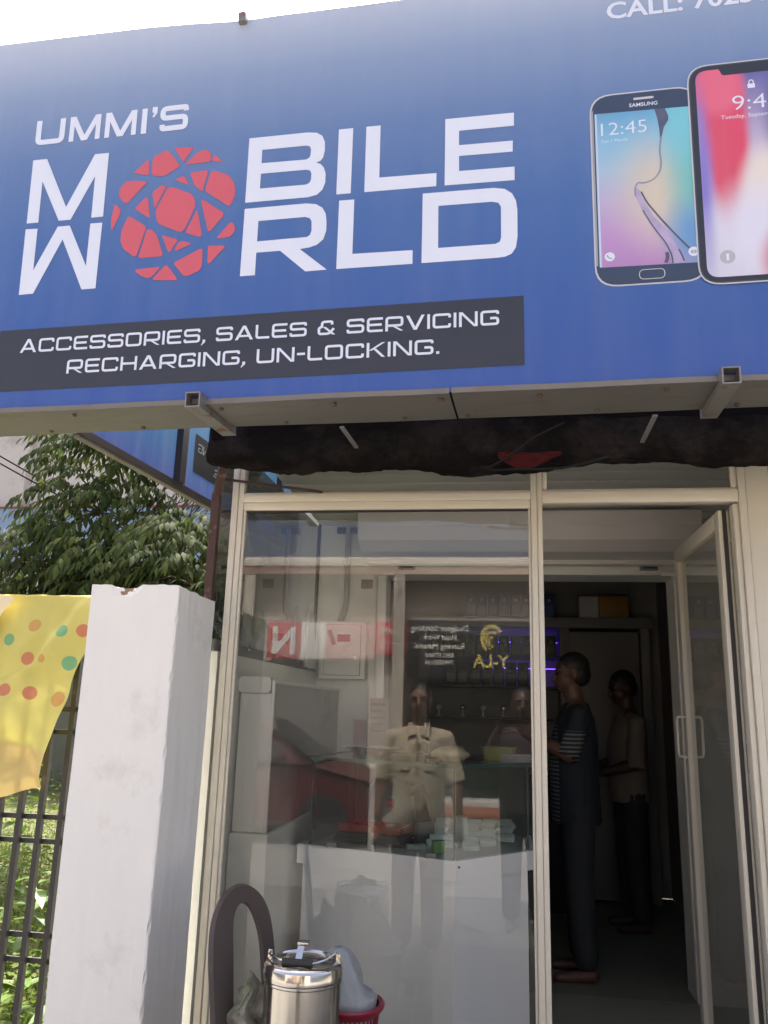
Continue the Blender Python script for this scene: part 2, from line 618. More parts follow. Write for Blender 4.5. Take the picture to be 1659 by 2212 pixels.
GLOBE = [[(-0.7284,0.8953),(-0.6571,0.888),(-0.6924,0.8351)],[(-0.8013,0.8672),(-0.7552,0.8878),(-0.7446,0.8821),(-0.7032,0.8267),(-0.707,0.8197),(-0.7564,0.7921),(-0.7941,0.796),(-0.8038,0.809)],[(-0.8681,0.8142),(-0.8159,0.8613),(-0.8112,0.8038),(-0.8207,0.8027)],[(-0.6875,0.8265),(-0.6367,0.8717),(-0.6171,0.8746),(-0.5988,0.863),(-0.5931,0.8535),(-0.5949,0.8285)],[(-0.5901,0.8279),(-0.5873,0.8514),(-0.5817,0.8507),(-0.5505,0.8228)],[(-0.9145,0.7441),(-0.9105,0.7646),(-0.8905,0.7865),(-0.8569,0.7855),(-0.8128,0.778),(-0.8777,0.7064),(-0.8908,0.7076),(-0.9119,0.7319)],[(-0.7179,0.7748),(-0.6848,0.7877),(-0.6636,0.7487)],[(-0.6638,0.7914),(-0.6569,0.7951),(-0.6064,0.7987),(-0.6018,0.7923),(-0.6155,0.7248),(-0.6225,0.7247),(-0.645,0.7453)],[(-0.592,0.7928),(-0.5752,0.7925),(-0.5322,0.7733),(-0.5113,0.7478),(-0.5035,0.718),(-0.5051,0.6893),(-0.5172,0.6617),(-0.5255,0.6619),(-0.6084,0.7227)],[(-0.7933,0.7322),(-0.7883,0.742),(-0.761,0.7591),(-0.7495,0.7588),(-0.7452,0.751),(-0.779,0.6793),(-0.7828,0.6841)],[(-0.7388,0.7489),(-0.7216,0.748),(-0.6572,0.7187),(-0.6419,0.6997),(-0.6372,0.6731),(-0.6679,0.5923),(-0.6812,0.5826),(-0.6955,0.5876),(-0.7569,0.6161),(-0.7679,0.6287),(-0.7758,0.6571),(-0.7755,0.6717)],[(-0.8524,0.6819),(-0.8181,0.7198),(-0.808,0.7188),(-0.7936,0.6413)],[(-0.9256,0.7059),(-0.9163,0.6997),(-0.9009,0.6805),(-0.9019,0.6688),(-0.9281,0.6066),(-0.9337,0.6511)],[(-0.6202,0.6904),(-0.6105,0.6909),(-0.5378,0.6378),(-0.5386,0.6279),(-0.5822,0.5767),(-0.5893,0.5796)],[(-0.6319,0.6567),(-0.628,0.652),(-0.6085,0.5699),(-0.6127,0.5589),(-0.6627,0.5775),(-0.6646,0.5848)],[(-0.8746,0.6545),(-0.8644,0.6542),(-0.8081,0.6164),(-0.8047,0.6088),(-0.8307,0.5115),(-0.8404,0.5089),(-0.8787,0.5385),(-0.8926,0.5657),(-0.8931,0.6036)],[(-0.8013,0.6027),(-0.7871,0.6029),(-0.7655,0.5808),(-0.7387,0.5097),(-0.7438,0.503),(-0.8199,0.5012),(-0.8241,0.5081)],[(-0.7484,0.5793),(-0.6934,0.5587),(-0.6915,0.5514),(-0.7153,0.5149),(-0.721,0.5162)],[(-0.6844,0.5502),(-0.6676,0.5499),(-0.6447,0.5403),(-0.6458,0.5361),(-0.6959,0.517),(-0.6996,0.5222)],[(-0.5572,0.5513),(-0.5164,0.6016),(-0.5041,0.6013),(-0.4955,0.5798),(-0.498,0.5673),(-0.5133,0.5503),(-0.5515,0.5488)],[(-0.5844,0.5267),(-0.5275,0.5225),(-0.5276,0.5163),(-0.5749,0.4654),(-0.5831,0.4652),(-0.5859,0.5198)],[(-0.6127,0.5178),(-0.6023,0.5183),(-0.6005,0.4591),(-0.6076,0.4428),(-0.645,0.4261),(-0.6616,0.4274),(-0.6967,0.4709),(-0.6958,0.4779)],[(-0.8308,0.463),(-0.7471,0.4664),(-0.747,0.4607),(-0.7705,0.4329),(-0.787,0.429),(-0.8104,0.4387),(-0.8286,0.4543)],[(-0.7273,0.4705),(-0.7202,0.4685),(-0.6832,0.4206),(-0.6841,0.4143),(-0.7662,0.4213),(-0.7672,0.427)]]
# ---------------------------------------------------------------- shared materials
m_white = mat('white_paint', (0.62, 0.62, 0.60), 0.6, var=0.06, scale=3, bump=0.12, bscale=35, dirt=(0.40, 0.39, 0.36), dscale=2.2, damt=0.32)
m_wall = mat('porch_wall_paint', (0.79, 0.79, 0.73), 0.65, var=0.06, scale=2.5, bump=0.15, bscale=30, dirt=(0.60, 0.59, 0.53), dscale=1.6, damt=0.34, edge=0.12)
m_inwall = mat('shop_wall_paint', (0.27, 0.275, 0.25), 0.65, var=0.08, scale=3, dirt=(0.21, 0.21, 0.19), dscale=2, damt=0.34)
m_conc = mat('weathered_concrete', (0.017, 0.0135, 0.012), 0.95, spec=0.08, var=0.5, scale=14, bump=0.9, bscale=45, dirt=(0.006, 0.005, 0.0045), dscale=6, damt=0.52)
m_black = mat('soot_black', (0.007, 0.006, 0.006), 0.95, spec=0.05, var=0.4, scale=9)
m_alu = mat('cream_powder_coat', (0.64, 0.60, 0.49), 0.38, var=0.04, scale=5, dirt=(0.50, 0.46, 0.37), dscale=5, damt=0.3)
m_rub = mat('black_rubber', (0.02, 0.02, 0.02), 0.6)
m_steel = mat('stainless_steel', (0.62, 0.60, 0.56), 0.16, metal=1.0, var=0.08, scale=3, stretch=(1, 1, 18))
m_galv = mat('galvanised_steel', (0.23, 0.225, 0.215), 0.5, metal=0.4, var=0.15, scale=12, dirt=(0.16, 0.075, 0.045), dscale=16, damt=0.40)
m_rust = mat('rusty_steel', (0.055, 0.026, 0.022), 0.75, var=0.35, scale=25, bump=0.3, bscale=120, dirt=(0.16, 0.13, 0.12), dscale=22, damt=0.36)
m_dkst = mat('dark_painted_steel', (0.035, 0.028, 0.028), 0.5, var=0.3, scale=18)
m_fence = mat('black_fence_paint', (0.028, 0.027, 0.024), 0.5, var=0.3, scale=20, dirt=(0.09, 0.08, 0.06), dscale=25, damt=0.34)
m_strip = mat('sign_edge_metal', (0.165, 0.158, 0.148), 0.5, metal=0.15, var=0.12, scale=4, dirt=(0.15, 0.125, 0.105), dscale=5, damt=0.40, stretch=(1, 3, 1), bump=0.1, bscale=12)
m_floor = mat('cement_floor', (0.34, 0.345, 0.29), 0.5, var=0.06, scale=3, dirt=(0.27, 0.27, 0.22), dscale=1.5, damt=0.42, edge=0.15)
m_ink_w = mat('white_ink', (0.66, 0.71, 0.82), 0.35, var=0.03)
m_paper = mat('white_paper', (0.66, 0.65, 0.62), 0.8, var=0.06, scale=12)
m_plast_w = mat('white_plastic', (0.80, 0.79, 0.74), 0.42, var=0.04, dirt=(0.66, 0.63, 0.56), dscale=4, damt=0.36)

# ---------------------------------------------------------------- ground
m_ground = mat('dusty_ground', (0.22, 0.205, 0.175), 0.9, var=0.25, scale=1.5, bump=0.4, bscale=25, dirt=(0.13, 0.12, 0.09), dscale=0.8, damt=0.45)
g = MB().add([(-400, -400, -0.17), (400, -400, -0.17), (400, 400, -0.17), (-400, 400, -0.17)], [(0, 1, 2, 3)]).build('ground', m_ground)
tag(g, 'dusty bare ground around the shop', kind='structure')
m_asph = mat('asphalt', (0.19, 0.186, 0.175), 0.85, var=0.3, scale=3, bump=0.5, bscale=90)
tag(bx('road', m_asph, None, -60, 60, -5.6, -1.6, -0.30, -0.155), 'grey asphalt road in front of the shops', kind='structure')
m_pave = mat('concrete_pavement', (0.135, 0.13, 0.116), 0.85, var=0.15, scale=2, dirt=(0.10, 0.096, 0.085), dscale=1.2, damt=0.42)
tag(bx('pavement', m_pave, None, -8, 8, -1.4, 2.45, -0.3, -0.12, 0.02), 'pale concrete pavement before the shop front', kind='structure')
tag(bx('porch_floor', m_floor, None, -1.1, 1.34, 2.92, 4.72, -0.2, 0.0), 'smooth cement floor of the glazed porch', kind='structure')
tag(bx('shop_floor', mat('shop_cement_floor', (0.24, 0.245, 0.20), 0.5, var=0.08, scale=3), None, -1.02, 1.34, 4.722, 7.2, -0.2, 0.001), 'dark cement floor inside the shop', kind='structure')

# ---------------------------------------------------------------- shop building
B = thing('shop_building', 'small white plastered shop with rough concrete sunshade over a glazed porch', 'building')
bx('wall', m_wall, B, -1.22, -0.70, 4.72, 4.95, 0, 2.62)
bx('wall', m_wall, B, 0.95, 1.40, 4.72, 4.95, 0, 2.62)
bx('lintel', m_wall, B, -0.70, 0.95, 4.722, 4.95, 2.18, 2.62)
bx('header_strip', m_wall, B, -0.74, 0.99, 4.685, 4.718, 2.178, 2.245, 0.004)
for x0, x1 in ((-0.735, -0.685), (0.937, 0.987)):
    j = bx('shutter_guide', m_plast_w, B, x0, x1, 4.66, 4.716, 0.02, 2.175, 0.004)
for x in (-0.70, 0.93):
    bx('guide_stop', m_plast_w, B, x - 0.06, x + 0.07, 4.64, 4.656, 2.165, 2.185, 0.003)
for x in (-0.62, 0.76):
    k = bx('latch_plate', m_galv, B, x, x + 0.10, 4.672, 4.684, 2.203, 2.232, 0.002)
    MB().tube([(x + 0.015, 4.664, 2.218), (x + 0.085, 4.664, 2.218)], 0.007).build('bolt', m_dkst, k)
# the hood of the rolled shutter
prof = [(4.716, 2.468), (4.30, 2.468), (4.28, 2.455), (4.285, 2.38), (4.33, 2.31), (4.42, 2.262), (4.60, 2.248), (4.60, 2.236), (4.684, 2.236), (4.716, 2.25)]
MB().prism(prof, 0, -0.80, 1.02).build('shutter_hood', mat('hood_paint', (0.80, 0.76, 0.73), 0.5, var=0.05, scale=2, dirt=(0.58, 0.53, 0.50), dscale=2, damt=0.33), B)
bx('hood_strip', m_plast_w, B, -0.79, 1.01, 4.585, 4.66, 2.222, 2.234, 0.003)
# porch ceiling boards
m_ceil = mat('ceiling_board', (0.80, 0.78, 0.74), 0.45, var=0.06, scale=3)
n = 12
for i in range(n):
    y0 = 2.955 + i * 0.147
    z = 2.508 - 0.0028 * i
    bx('ceiling_board', m_ceil, B, -1.10, 1.38, y0, y0 + 0.141, z, z + 0.012, 0.003)
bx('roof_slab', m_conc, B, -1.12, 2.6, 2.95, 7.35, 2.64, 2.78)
# rough sunshade beam over the porch front
def beam(u_, v_):
    # around the profile v, along x by u
    x = -1.055 + u_ * 3.6
    pr = [(2.92, 2.315), (2.80, 2.275), (2.70, 2.228), (2.625, 2.194), (2.606, 2.200), (2.602, 2.23), (2.604, 2.27), (2.606, 2.31), (2.612, 2.36)]
    k = v_ * (len(pr) - 1)
    i = min(int(k), len(pr) - 2)
    f = k - i
    y = pr[i][0] * (1 - f) + pr[i + 1][0] * f
    z = pr[i][1] * (1 - f) + pr[i + 1][1] * f
    nz = noise.fractal(Vector((x * 3.1, y * 4, z * 5)), 0.9, 2.2, 5)
    am = 0.016 + (0.012 if z < 2.24 else 0)
    if x < 0.35:
        am *= 1.25
    e = max(0.0, (-0.90 - x) / 0.155)
    zz = z + nz * am * (1.0 if y < 2.9 else 0.2) + e * e * (0.035 if z < 2.35 else 0)
    yy = y - nz * am * 0.8 + e * e * 0.05
    return (x, min(yy, 2.93), zz)
mb = MB()
rough_grid(mb, beam, 260, 40)
nb = 41
mb.add([beam(0, j / 40) for j in range(nb)], [tuple(range(nb))])
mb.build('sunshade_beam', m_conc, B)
# tar-black upright added above the beam, behind the sign, to darken the gap
bx('added_parapet', m_black, B, -1.03, 2.55, 2.618, 2.93, 2.32, 3.45)
# low side wall of the porch and its plastered ledge
bx('side_wall', m_wall, B, -1.20, -1.10, 3.04, 4.718, -0.15, 1.60)
lb = MB()
lb.bbox(-1.098, -0.935, 3.31, 4.715, 0.0, 0.905, 0.012)
lb.build('ledge', m_wall, B, True)
# the shop room
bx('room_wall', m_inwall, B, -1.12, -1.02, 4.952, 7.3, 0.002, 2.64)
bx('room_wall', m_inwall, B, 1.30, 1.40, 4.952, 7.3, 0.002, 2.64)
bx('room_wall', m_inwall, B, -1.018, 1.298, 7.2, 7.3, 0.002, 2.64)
bx('porch_wall', m_wall, B, 1.34, 1.44, 3.10, 4.718, -0.15, 2.60)
bx('neighbour_wall', mat('neighbour_paint', (0.22, 0.20, 0.15), 0.7, var=0.15, dirt=(0.13, 0.12, 0.09), damt=0.4), B, 0.95, 3.2, 3.06, 3.09, -0.17, 2.6)

# ---------------------------------------------------------------- glazed front
F = thing('glazed_shop_front', 'cream aluminium framed glass front with fixed pane, mullion and top lights', 'glass front')
FY0, FY1 = 2.975, 3.025
def post(name, x0, x1, z0, z1, y0=FY0, y1=FY1, par=F):
    return bx(name, m_alu, par, x0, x1, y0, y1, z0, z1, 0.003)
post('post', -1.066, -1.041, 0.0, 2.62)
post('post', -1.040, -1.019, 0.0, 2.62, FY0 + 0.006)
post('mullion', 0.101, 0.123, 0.0, 2.62)
post('mullion', 0.124, 0.143, 0.0, 2.62, FY0 + 0.004)
post('post', 0.842, 0.868, 0.0, 2.62)
post('post', 0.869, 0.950, 0.0, 2.62, FY0 + 0.004)
post('door_jamb', 0.822, 0.841, 0.0, 2.16, FY0 + 0.012, FY1 + 0.02)
post('transom', -1.0185, 0.1005, 2.180, 2.212)
post('transom', -1.0185, 0.1005, 2.148, 2.1795, FY0 + 0.008)
post('transom', 0.1435, 0.8415, 2.166, 2.212, FY0 + 0.002)
post('glazing_bead', -1.0185, 0.1005, 2.2125, 2.222, 2.99, 3.01)
post('glazing_bead', 0.1435, 0.8415, 2.2125, 2.222, 2.99, 3.01)
post('glazing_bead', -1.0185, -1.008, 0.075, 2.1475, 2.988, 3.012)
post('glazing_bead', 0.091, 0.1005, 0.075, 2.1475, 2.988, 3.012)
post('bottom_rail', -1.0185, 0.1005, 0.001, 0.075)
post('glazing_bead', 0.1435, 0.162, 2.2225, 2.60, 2.988, 3.012)
post('glazing_bead', 0.822, 0.8415, 2.2225, 2.60, 2.988, 3.012)
for x0, x1, z0, z1 in ((-1.008, 0.091, 2.141, 2.1475), (-1.012, -1.0085, 0.076, 2.141)):
    bx('gasket', m_rub, F, x0, x1, 2.992, 3.004, z0, z1)
g_clear = glass('clear_glass', (0.92, 0.945, 0.935), 1.8, haze=0.013)
g_door = glass('door_glass', (0.90, 0.93, 0.915), 0.55, haze=0.05)
def pane(name, par, x0, x1, z0, z1, y=3.0, m=g_clear):
    return MB().add([(x0, y, z0), (x1, y, z0), (x1, y, z1), (x0, y, z1)], [(0, 1, 2, 3)]).build(name, m, par)
pane('pane', F, -1.008, 0.091, 0.075, 2.141)
pane('pane', F, -1.0185, 0.1005, 2.222, 2.60)
pane('pane', F, 0.162, 0.822, 2.222, 2.60)

# door leaf swung inward against the right side
DL = thing('glass_door', 'cream aluminium glass door standing open into the shop', 'door', (0.822, 3.05, 0.0), radians(90.2))
# local: leaf along +x from hinge, thickness along y
LW = 0.80
def dpost(name, x0, x1, z0, z1, y0=0.0, y1=0.038):
    return bx(name, m_alu, DL, x0, x1, y0, y1, z0, z1, 0.003)
dpost('stile', 0.0, 0.062, 0.012, 2.150)
dpost('stile', LW - 0.062, LW, 0.012, 2.150)
dpost('rail', 0.0625, LW - 0.0625, 2.088, 2.150)
dpost('rail', 0.0625, LW - 0.0625, 0.012, 0.13)
MB().add([(0.0625, 0.019, 0.13), (LW - 0.0625, 0.019, 0.13), (LW - 0.0625, 0.019, 2.088), (0.0625, 0.019, 2.088)], [(0, 1, 2, 3)]).build('pane', g_door, DL)
bx('gasket', m_rub, DL, -0.006, -0.0005, 0.010, 0.024, 0.012, 2.15)
for sgn, y in ((1, 0.038), (-1, 0.0)):
    mbh = MB()
    pts = [(LW - 0.03, y, 1.235), (LW - 0.03, y + sgn * 0.028, 1.236), (LW - 0.03, y + sgn * 0.033, 1.25), (LW - 0.03, y + sgn * 0.033, 1.39), (LW - 0.03, y + sgn * 0.028, 1.404), (LW - 0.03, y, 1.405)]
    mbh.tube(pts, 0.0065, 8)
    mbh.build('handle', m_alu, DL, True)
for z in (0.35, 1.22, 1.93):
    MB().tube([(0.0, -0.008, z), (0.0, -0.008, z + 0.10)], 0.009, 8).build('hinge', m_galv, DL, True)

# tinted side window of the porch
SW = thing('side_window', 'dark tinted fixed window above the low side wall of the porch', 'window')
g_tint = glass('tinted_glass', (0.22, 0.23, 0.215), 1.6, haze=0.10)
MB().add([(-1.115, 2.985, 1.62), (-1.115, 4.718, 1.62), (-1.115, 4.718, 2.47), (-1.115, 2.985, 2.47)], [(0, 1, 2, 3)]).build('pane', g_tint, SW)
bx('bottom_rail', mat('grey_channel', (0.20, 0.195, 0.185), 0.5, var=0.2, scale=20), SW, -1.135, -1.098, 2.985, 4.716, 1.602, 1.645, 0.002)
bx('edge_trim', m_rub, SW, -1.12, -1.105, 4.704, 4.717, 1.645, 2.49)
for y in (3.06, 3.42, 3.86, 4.28):
    MB().ell((-1.097, y, 1.634), (0.004, 0.006, 0.006), 8, 6).build('screw_cap', m_paper, SW, True)

# ---------------------------------------------------------------- main sign
P0 = Vector((-0.345, 2.2, 2.30))
uA = Vector((0.99925822, -0.03850989, 0))
vA = Vector((-0.00174155, -0.04518996, 0.99897689))
nA = vA.cross(uA)
SM = Matrix(((uA.x, nA.x, vA.x, P0.x), (uA.y, nA.y, vA.y, P0.y), (uA.z, nA.z, vA.z, P0.z), (0, 0, 0, 1)))
SG = thing('shop_sign', 'large blue printed shop sign with white lettering, red globe and two phones', 'sign', M=SM)


def grad_mat(name, stops, blobs=(), axis=2, rough=0.3, spec=0.5, transl=0.0, var=0.02):
    """base colour: vertical stops (pos, colour) plus soft blobs (u, v, ru, rv, soft, colour)"""
    m = bpy.data.materials.new(name)
    m.use_nodes = True
    t = m.node_tree
    b = t.nodes['Principled BSDF']
    tc = nd(t, 'ShaderNodeTexCoord')
    sp = nd(t, 'ShaderNodeSeparateXYZ')
    t.links.new(tc.outputs['Object'], sp.inputs[0])
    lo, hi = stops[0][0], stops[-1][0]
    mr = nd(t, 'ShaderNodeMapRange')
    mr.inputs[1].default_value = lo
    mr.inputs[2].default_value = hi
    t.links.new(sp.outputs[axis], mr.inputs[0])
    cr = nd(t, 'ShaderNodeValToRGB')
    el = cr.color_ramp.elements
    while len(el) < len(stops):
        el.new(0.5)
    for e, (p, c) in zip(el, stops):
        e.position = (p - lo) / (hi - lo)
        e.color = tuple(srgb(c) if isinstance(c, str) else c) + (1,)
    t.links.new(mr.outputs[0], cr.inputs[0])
    c0 = cr.outputs[0]
    for (u, v, ru, rv, soft, c) in blobs:
        mp = nd(t, 'ShaderNodeMapping', vector_type='POINT')
        mp.inputs['Location'].default_value = (-u / ru, 0, -v / rv)
        mp.inputs['Scale'].default_value = (1 / ru, 0, 1 / rv)
        t.links.new(tc.outputs['Object'], mp.inputs[0])
        ln = nd(t, 'ShaderNodeVectorMath', operation='LENGTH')
        t.links.new(mp.outputs[0], ln.inputs[0])
        r2 = nd(t, 'ShaderNodeMapRange', interpolation_type='SMOOTHSTEP')
        r2.inputs[1].default_value = 1 - soft
        r2.inputs[2].default_value = 1 + soft
        r2.inputs[3].default_value = 1
        r2.inputs[4].default_value = 0
        t.links.new(ln.outputs['Value'], r2.inputs[0])
        mx = nd(t, 'ShaderNodeMix', data_type='RGBA')
        t.links.new(r2.outputs[0], mx.inputs[0])
        t.links.new(c0, mx.inputs[6])
        mx.inputs[7].default_value = tuple(srgb(c) if isinstance(c, str) else c) + (1,)
        c0 = mx.outputs[2]
    # rain streaks and dust in the print
    mps = nd(t, 'ShaderNodeMapping')
    mps.inputs['Scale'].default_value = (9, 1, 0.7)
    t.links.new(tc.outputs['Object'], mps.inputs[0])
    nst = nd(t, 'ShaderNodeTexNoise')
    nst.inputs['Scale'].default_value = 1.5
    nst.inputs['Detail'].default_value = 7
    t.links.new(mps.outputs[0], nst.inputs['Vector'])
    rst = nd(t, 'ShaderNodeMapRange')
    rst.inputs[1].default_value = 0.35
    rst.inputs[2].default_value = 0.75
    rst.inputs[3].default_value = 0.0
    rst.inputs[4].default_value = var * 4
    t.links.new(nst.outputs[0], rst.inputs[0])
    mst = nd(t, 'ShaderNodeMix', data_type='RGBA')
    mst.inputs[7].default_value = (0.42, 0.42, 0.42, 1)
    t.links.new(rst.outputs[0], mst.inputs[0])
    t.links.new(c0, mst.inputs[6])
    c0 = mst.outputs[2]
    t.links.new(c0, b.inputs['Base Color'])
    b.inputs['Roughness'].default_value = rough
    b.inputs['Specular IOR Level'].default_value = spec
    # gentle sag of the sheet
    nz = nd(t, 'ShaderNodeTexNoise')
    nz.inputs['Scale'].default_value = 2.4
    nz.inputs['Detail'].default_value = 4
    mpn = nd(t, 'ShaderNodeMapping')
    mpn.inputs['Scale'].default_value = (1.6, 1, 0.5)
    t.links.new(tc.outputs['Object'], mpn.inputs[0])
    t.links.new(mpn.outputs[0], nz.inputs['Vector'])
    bp = nd(t, 'ShaderNodeBump')
    bp.inputs['Strength'].default_value = 0.35
    bp.inputs['Distance'].default_value = 0.05
    t.links.new(nz.outputs[0], bp.inputs['Height'])
    t.links.new(bp.outputs[0], b.inputs['Normal'])
    if transl:
        tr = nd(t, 'ShaderNodeBsdfTranslucent')
        t.links.new(c0, tr.inputs[0])
        ms = nd(t, 'ShaderNodeMixShader')
        ms.inputs[0].default_value = transl
        t.links.new(b.outputs[0], ms.inputs[1])
        t.links.new(tr.outputs[0], ms.inputs[2])
        t.links.new(ms.outputs[0], t.nodes['Material Output'].inputs[0])
    return m


m_face = grad_mat('printed_flex_with_glare', [(0.0, (0.030, 0.082, 0.32)), (0.28, (0.036, 0.098, 0.33)), (0.6, (0.056, 0.132, 0.35)), (0.9, (0.11, 0.19, 0.385)), (1.15, (0.22, 0.30, 0.46)), (1.38, (0.44, 0.50, 0.61))], rough=0.36, spec=0.5, var=0.012)  # printed blue, with lens glare painted in as paling towards the top
UL, UR = -1.66, 2.05
tops = [(UR, 1.345), (1.2, 1.35), (0.4, 1.352), (-0.1, 1.352), (-0.39, 1.355), (-0.52, 1.353), (-0.70, 1.368), (-0.86, 1.377), (-1.15, 1.383), (-1.44, 1.388), (UL, 1.39)]
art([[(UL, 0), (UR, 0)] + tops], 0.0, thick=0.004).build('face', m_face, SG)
m_sback = mat('sign_back', (0.10, 0.10, 0.11), 0.8)
fr = [bx('frame_bar', m_dkst, SG, UL + 0.01, UR - 0.01, 0.006, 0.036, z, z + 0.03) for z in (0.012, 0.66, 1.305)]
for u_ in (-1.64, -0.6, 0.94, 2.0):
    bx('frame_bar', m_dkst, SG, u_, u_ + 0.03, 0.0365, 0.0665, 0.012, 1.335)
# metal return under the sign: two sheets with a seam
def under(u0, u1, seed):
    def f(a, b):
        u_ = u0 + (u1 - u0) * a
        y = -0.004 + 0.23 * b
        z = -0.006 + 0.004 * noise.noise(Vector((u_ * 2.2, b * 1.5, seed))) - 0.004 * b
        return (u_, y, z)
    mb = MB()
    rough_grid(mb, f, 40, 6)
    def lip(a, b):
        u_ = u0 + (u1 - u0) * a
        z = -0.006 + 0.004 * noise.noise(Vector((u_ * 2.2, 0, seed)))
        return (u_, -0.004 - 0.001 * b, z + 0.016 * b)
    rough_grid(mb, lip, 40, 1)
    return mb.build('edge_sheet', m_strip, SG, True)
ee = [under(UL, 0.192, 1.3), under(0.198, UR, 5.1)]
m_screw = mat('screw_head', (0.12, 0.08, 0.06), 0.6, metal=0.5)
for k, u_ in enumerate((-1.33, -1.20, -1.02, -0.86, -0.52, -0.36, -0.16, 0.03, 0.165, 0.23, 0.45, 0.62, 0.80, 1.02, 1.2)):
    MB().ell((u_, (0.035, 0.19)[k % 2], -0.012), (0.008, 0.008, 0.005), 10, 6).build('screw', m_screw, ee[0] if u_ < 0.192 else ee[1], True)
# hollow square bracket tubes
def bracket(u_):
    mb = MB()
    a, t = 0.024, 0.004
    z = -0.004
    y0, y1 = -0.045, 0.262
    for (x0, x1, z0, z1) in ((u_ - a, u_ - a + t, z - a, z + a), (u_ + a - t, u_ + a, z - a, z + a), (u_ - a + t, u_ + a - t, z + a - t, z + a), (u_ - a + t, u_ + a - t, z - a, z - a + t)):
        mb.box(x0, x1, y0, y1, z0, z1)
    mb.build('bracket_tube', m_galv, SG)
for u_ in (-0.582, 0.953):
    bracket(u_)
for u_, u2 in ((-0.185, -0.165), (0.795, 0.775)):
    MB().bar((u_, 0.236, -0.02), (u2, 0.47, -0.055), 0.014, 0.006).build('strut', m_galv, SG)

Y1 = -0.0012
names = {'L2': 'L'}
for k, polys in LET.items():
    art(polys, Y1).build('letter', m_ink_w, SG)
UM = [('U', -1.2489, -1.139), ('M', -1.1209, -1.0055), ('M', -0.9878, -0.8724), ('I', -0.8542, -0.8348), ('S', -0.7872, -0.6858)]
for c, a, b_ in UM:
    stroke_text(c, a, b_, 0.960, 0.095, t=0.205, y=Y1).build('letter', m_ink_w, SG)
m_red = mat('red_ink', (0.56, 0.10, 0.13), 0.35, var=0.03)
gl = MB()
for gpoly in GLOBE:
    art([fillet(gpoly, 0.010)], Y1).build('globe_piece', m_red, SG)
m_band = mat('charcoal_ink', (0.026, 0.031, 0.045), 0.45, var=0.05)
art([[(-1.296, 0.066), (0.408, 0.070), (0.408, 0.284), (-1.296, 0.279)]], Y1).build('text_band', m_band, SG)
stroke_text('ACCESSORIES, SALES & SERVICING', -1.215, 0.337, 0.197, 0.0465, t=0.165, y=Y1 * 2, each=(m_ink_w, SG))
stroke_text('RECHARGING, UN-LOCKING.', -1.040, 0.163, 0.117, 0.0465, t=0.165, y=Y1 * 2, each=(m_ink_w, SG))
font_text('CALL: 70251', 0.673, 1.180, 0.056, Y1, bold=0.03, width=0.455, m=m_ink_w, parent=SG)

# printed phones (flat print on the sign)
m_silver = mat('silver_ink', (0.52, 0.53, 0.56), 0.35, var=0.05)
m_bez = mat('dark_bezel_ink', (0.055, 0.065, 0.085), 0.35, var=0.08)
m_bez2 = mat('navy_bezel_ink', (0.035, 0.055, 0.10), 0.35, var=0.08)
m_mid = mat('grey_ink', (0.30, 0.32, 0.37), 0.35)
L = lambda k: Y1 - 0.0004 * k
ph1 = art([rrect(0.612, 0.921, 0.2935, 0.918, 0.052)], L(0)).build('printed_phone', m_silver, SG)
art([rrect(0.6165, 0.917, 0.298, 0.9135, 0.050)], L(1)).build('bezel', m_bez2, ph1)
art([[(0.6165, 0.36), (0.622, 0.36), (0.622, 0.87), (0.6165, 0.86)]], L(2)).build('edge_line', m_mid, ph1)
m_scr1 = grad_mat('phone_screen_print', [(0.35, '#a97fb4'), (0.45, '#b48cc0'), (0.56, '#b5a7c8'), (0.66, '#9fb9cf'), (0.76, '#7fb4d2'), (0.855, '#5f9cc4')],
                  [(0.80, 0.58, 0.09, 0.14, 0.9, '#c9bfae'), (0.90, 0.62, 0.06, 0.20, 0.9, '#6db7b0'), (0.90, 0.44, 0.07, 0.09, 0.8, '#5f93c4'), (0.89, 0.80, 0.07, 0.12, 0.8, '#6fc0cf')], rough=0.33, spec=0.6)
art([[(0.626, 0.3545), (0.905, 0.3505), (0.905, 0.849), (0.626, 0.8545)]], L(2)).build('screen', m_scr1, ph1)
art([[(0.626, 0.356), (0.632, 0.356), (0.632, 0.853), (0.626, 0.853)]], L(3)).build('edge_line', mat('pale_blue_ink', '#b9cbe2', 0.35), ph1)
art([rrect(0.7396, 0.7978, 0.889, 0.8965, 0.003)], L(2)).build('earpiece', m_silver, ph1)
font_text('SAMSUNG', 0.7268, 0.8665, 0.0118, L(2), bold=0.02, width=0.081, m=m_ink_w, parent=ph1)
font_text('12:45', 0.643, 0.779, 0.042, L(3), bold=-0.012, width=0.131, m=m_ink_w, parent=ph1)
font_text('Sun 1 March', 0.6436, 0.7555, 0.0105, L(3), bold=-0.01, width=0.074, m=m_ink_w, parent=ph1)
ring = rrect(0.7347, 0.804, 0.3105, 0.3395, 0.012)
mb = MB()
for q in stroke2d(ring, 0.0022, True):
    art([[tuple(p) for p in q]], L(2), mb)
mb.build('home_button', m_silver, ph1)
art([circle(0.6547, 0.3866, 0.0142)], L(3)).build('icon', m_ink_w, ph1)
art([circle(0.8847, 0.3847, 0.0145)], L(4)).build('icon', m_ink_w, ph1)
mb = MB()
for q in stroke2d([(0.648, 0.3925), (0.6485, 0.388), (0.6525, 0.383), (0.6575, 0.3805), (0.661, 0.381)], 0.0035):
    art([[tuple(p) for p in q]], L(4), mb)
mb.build('icon_mark', m_mid, ph1)
mb = art([rrect(0.8775, 0.892, 0.379, 0.3885, 0.002), circle(0.8848, 0.3838, 0.0036, 14)[::-1]], L(5))
art([circle(0.8848, 0.3838, 0.0020, 10)], L(5), mb)
mb.build('icon_mark', m_mid, ph1)
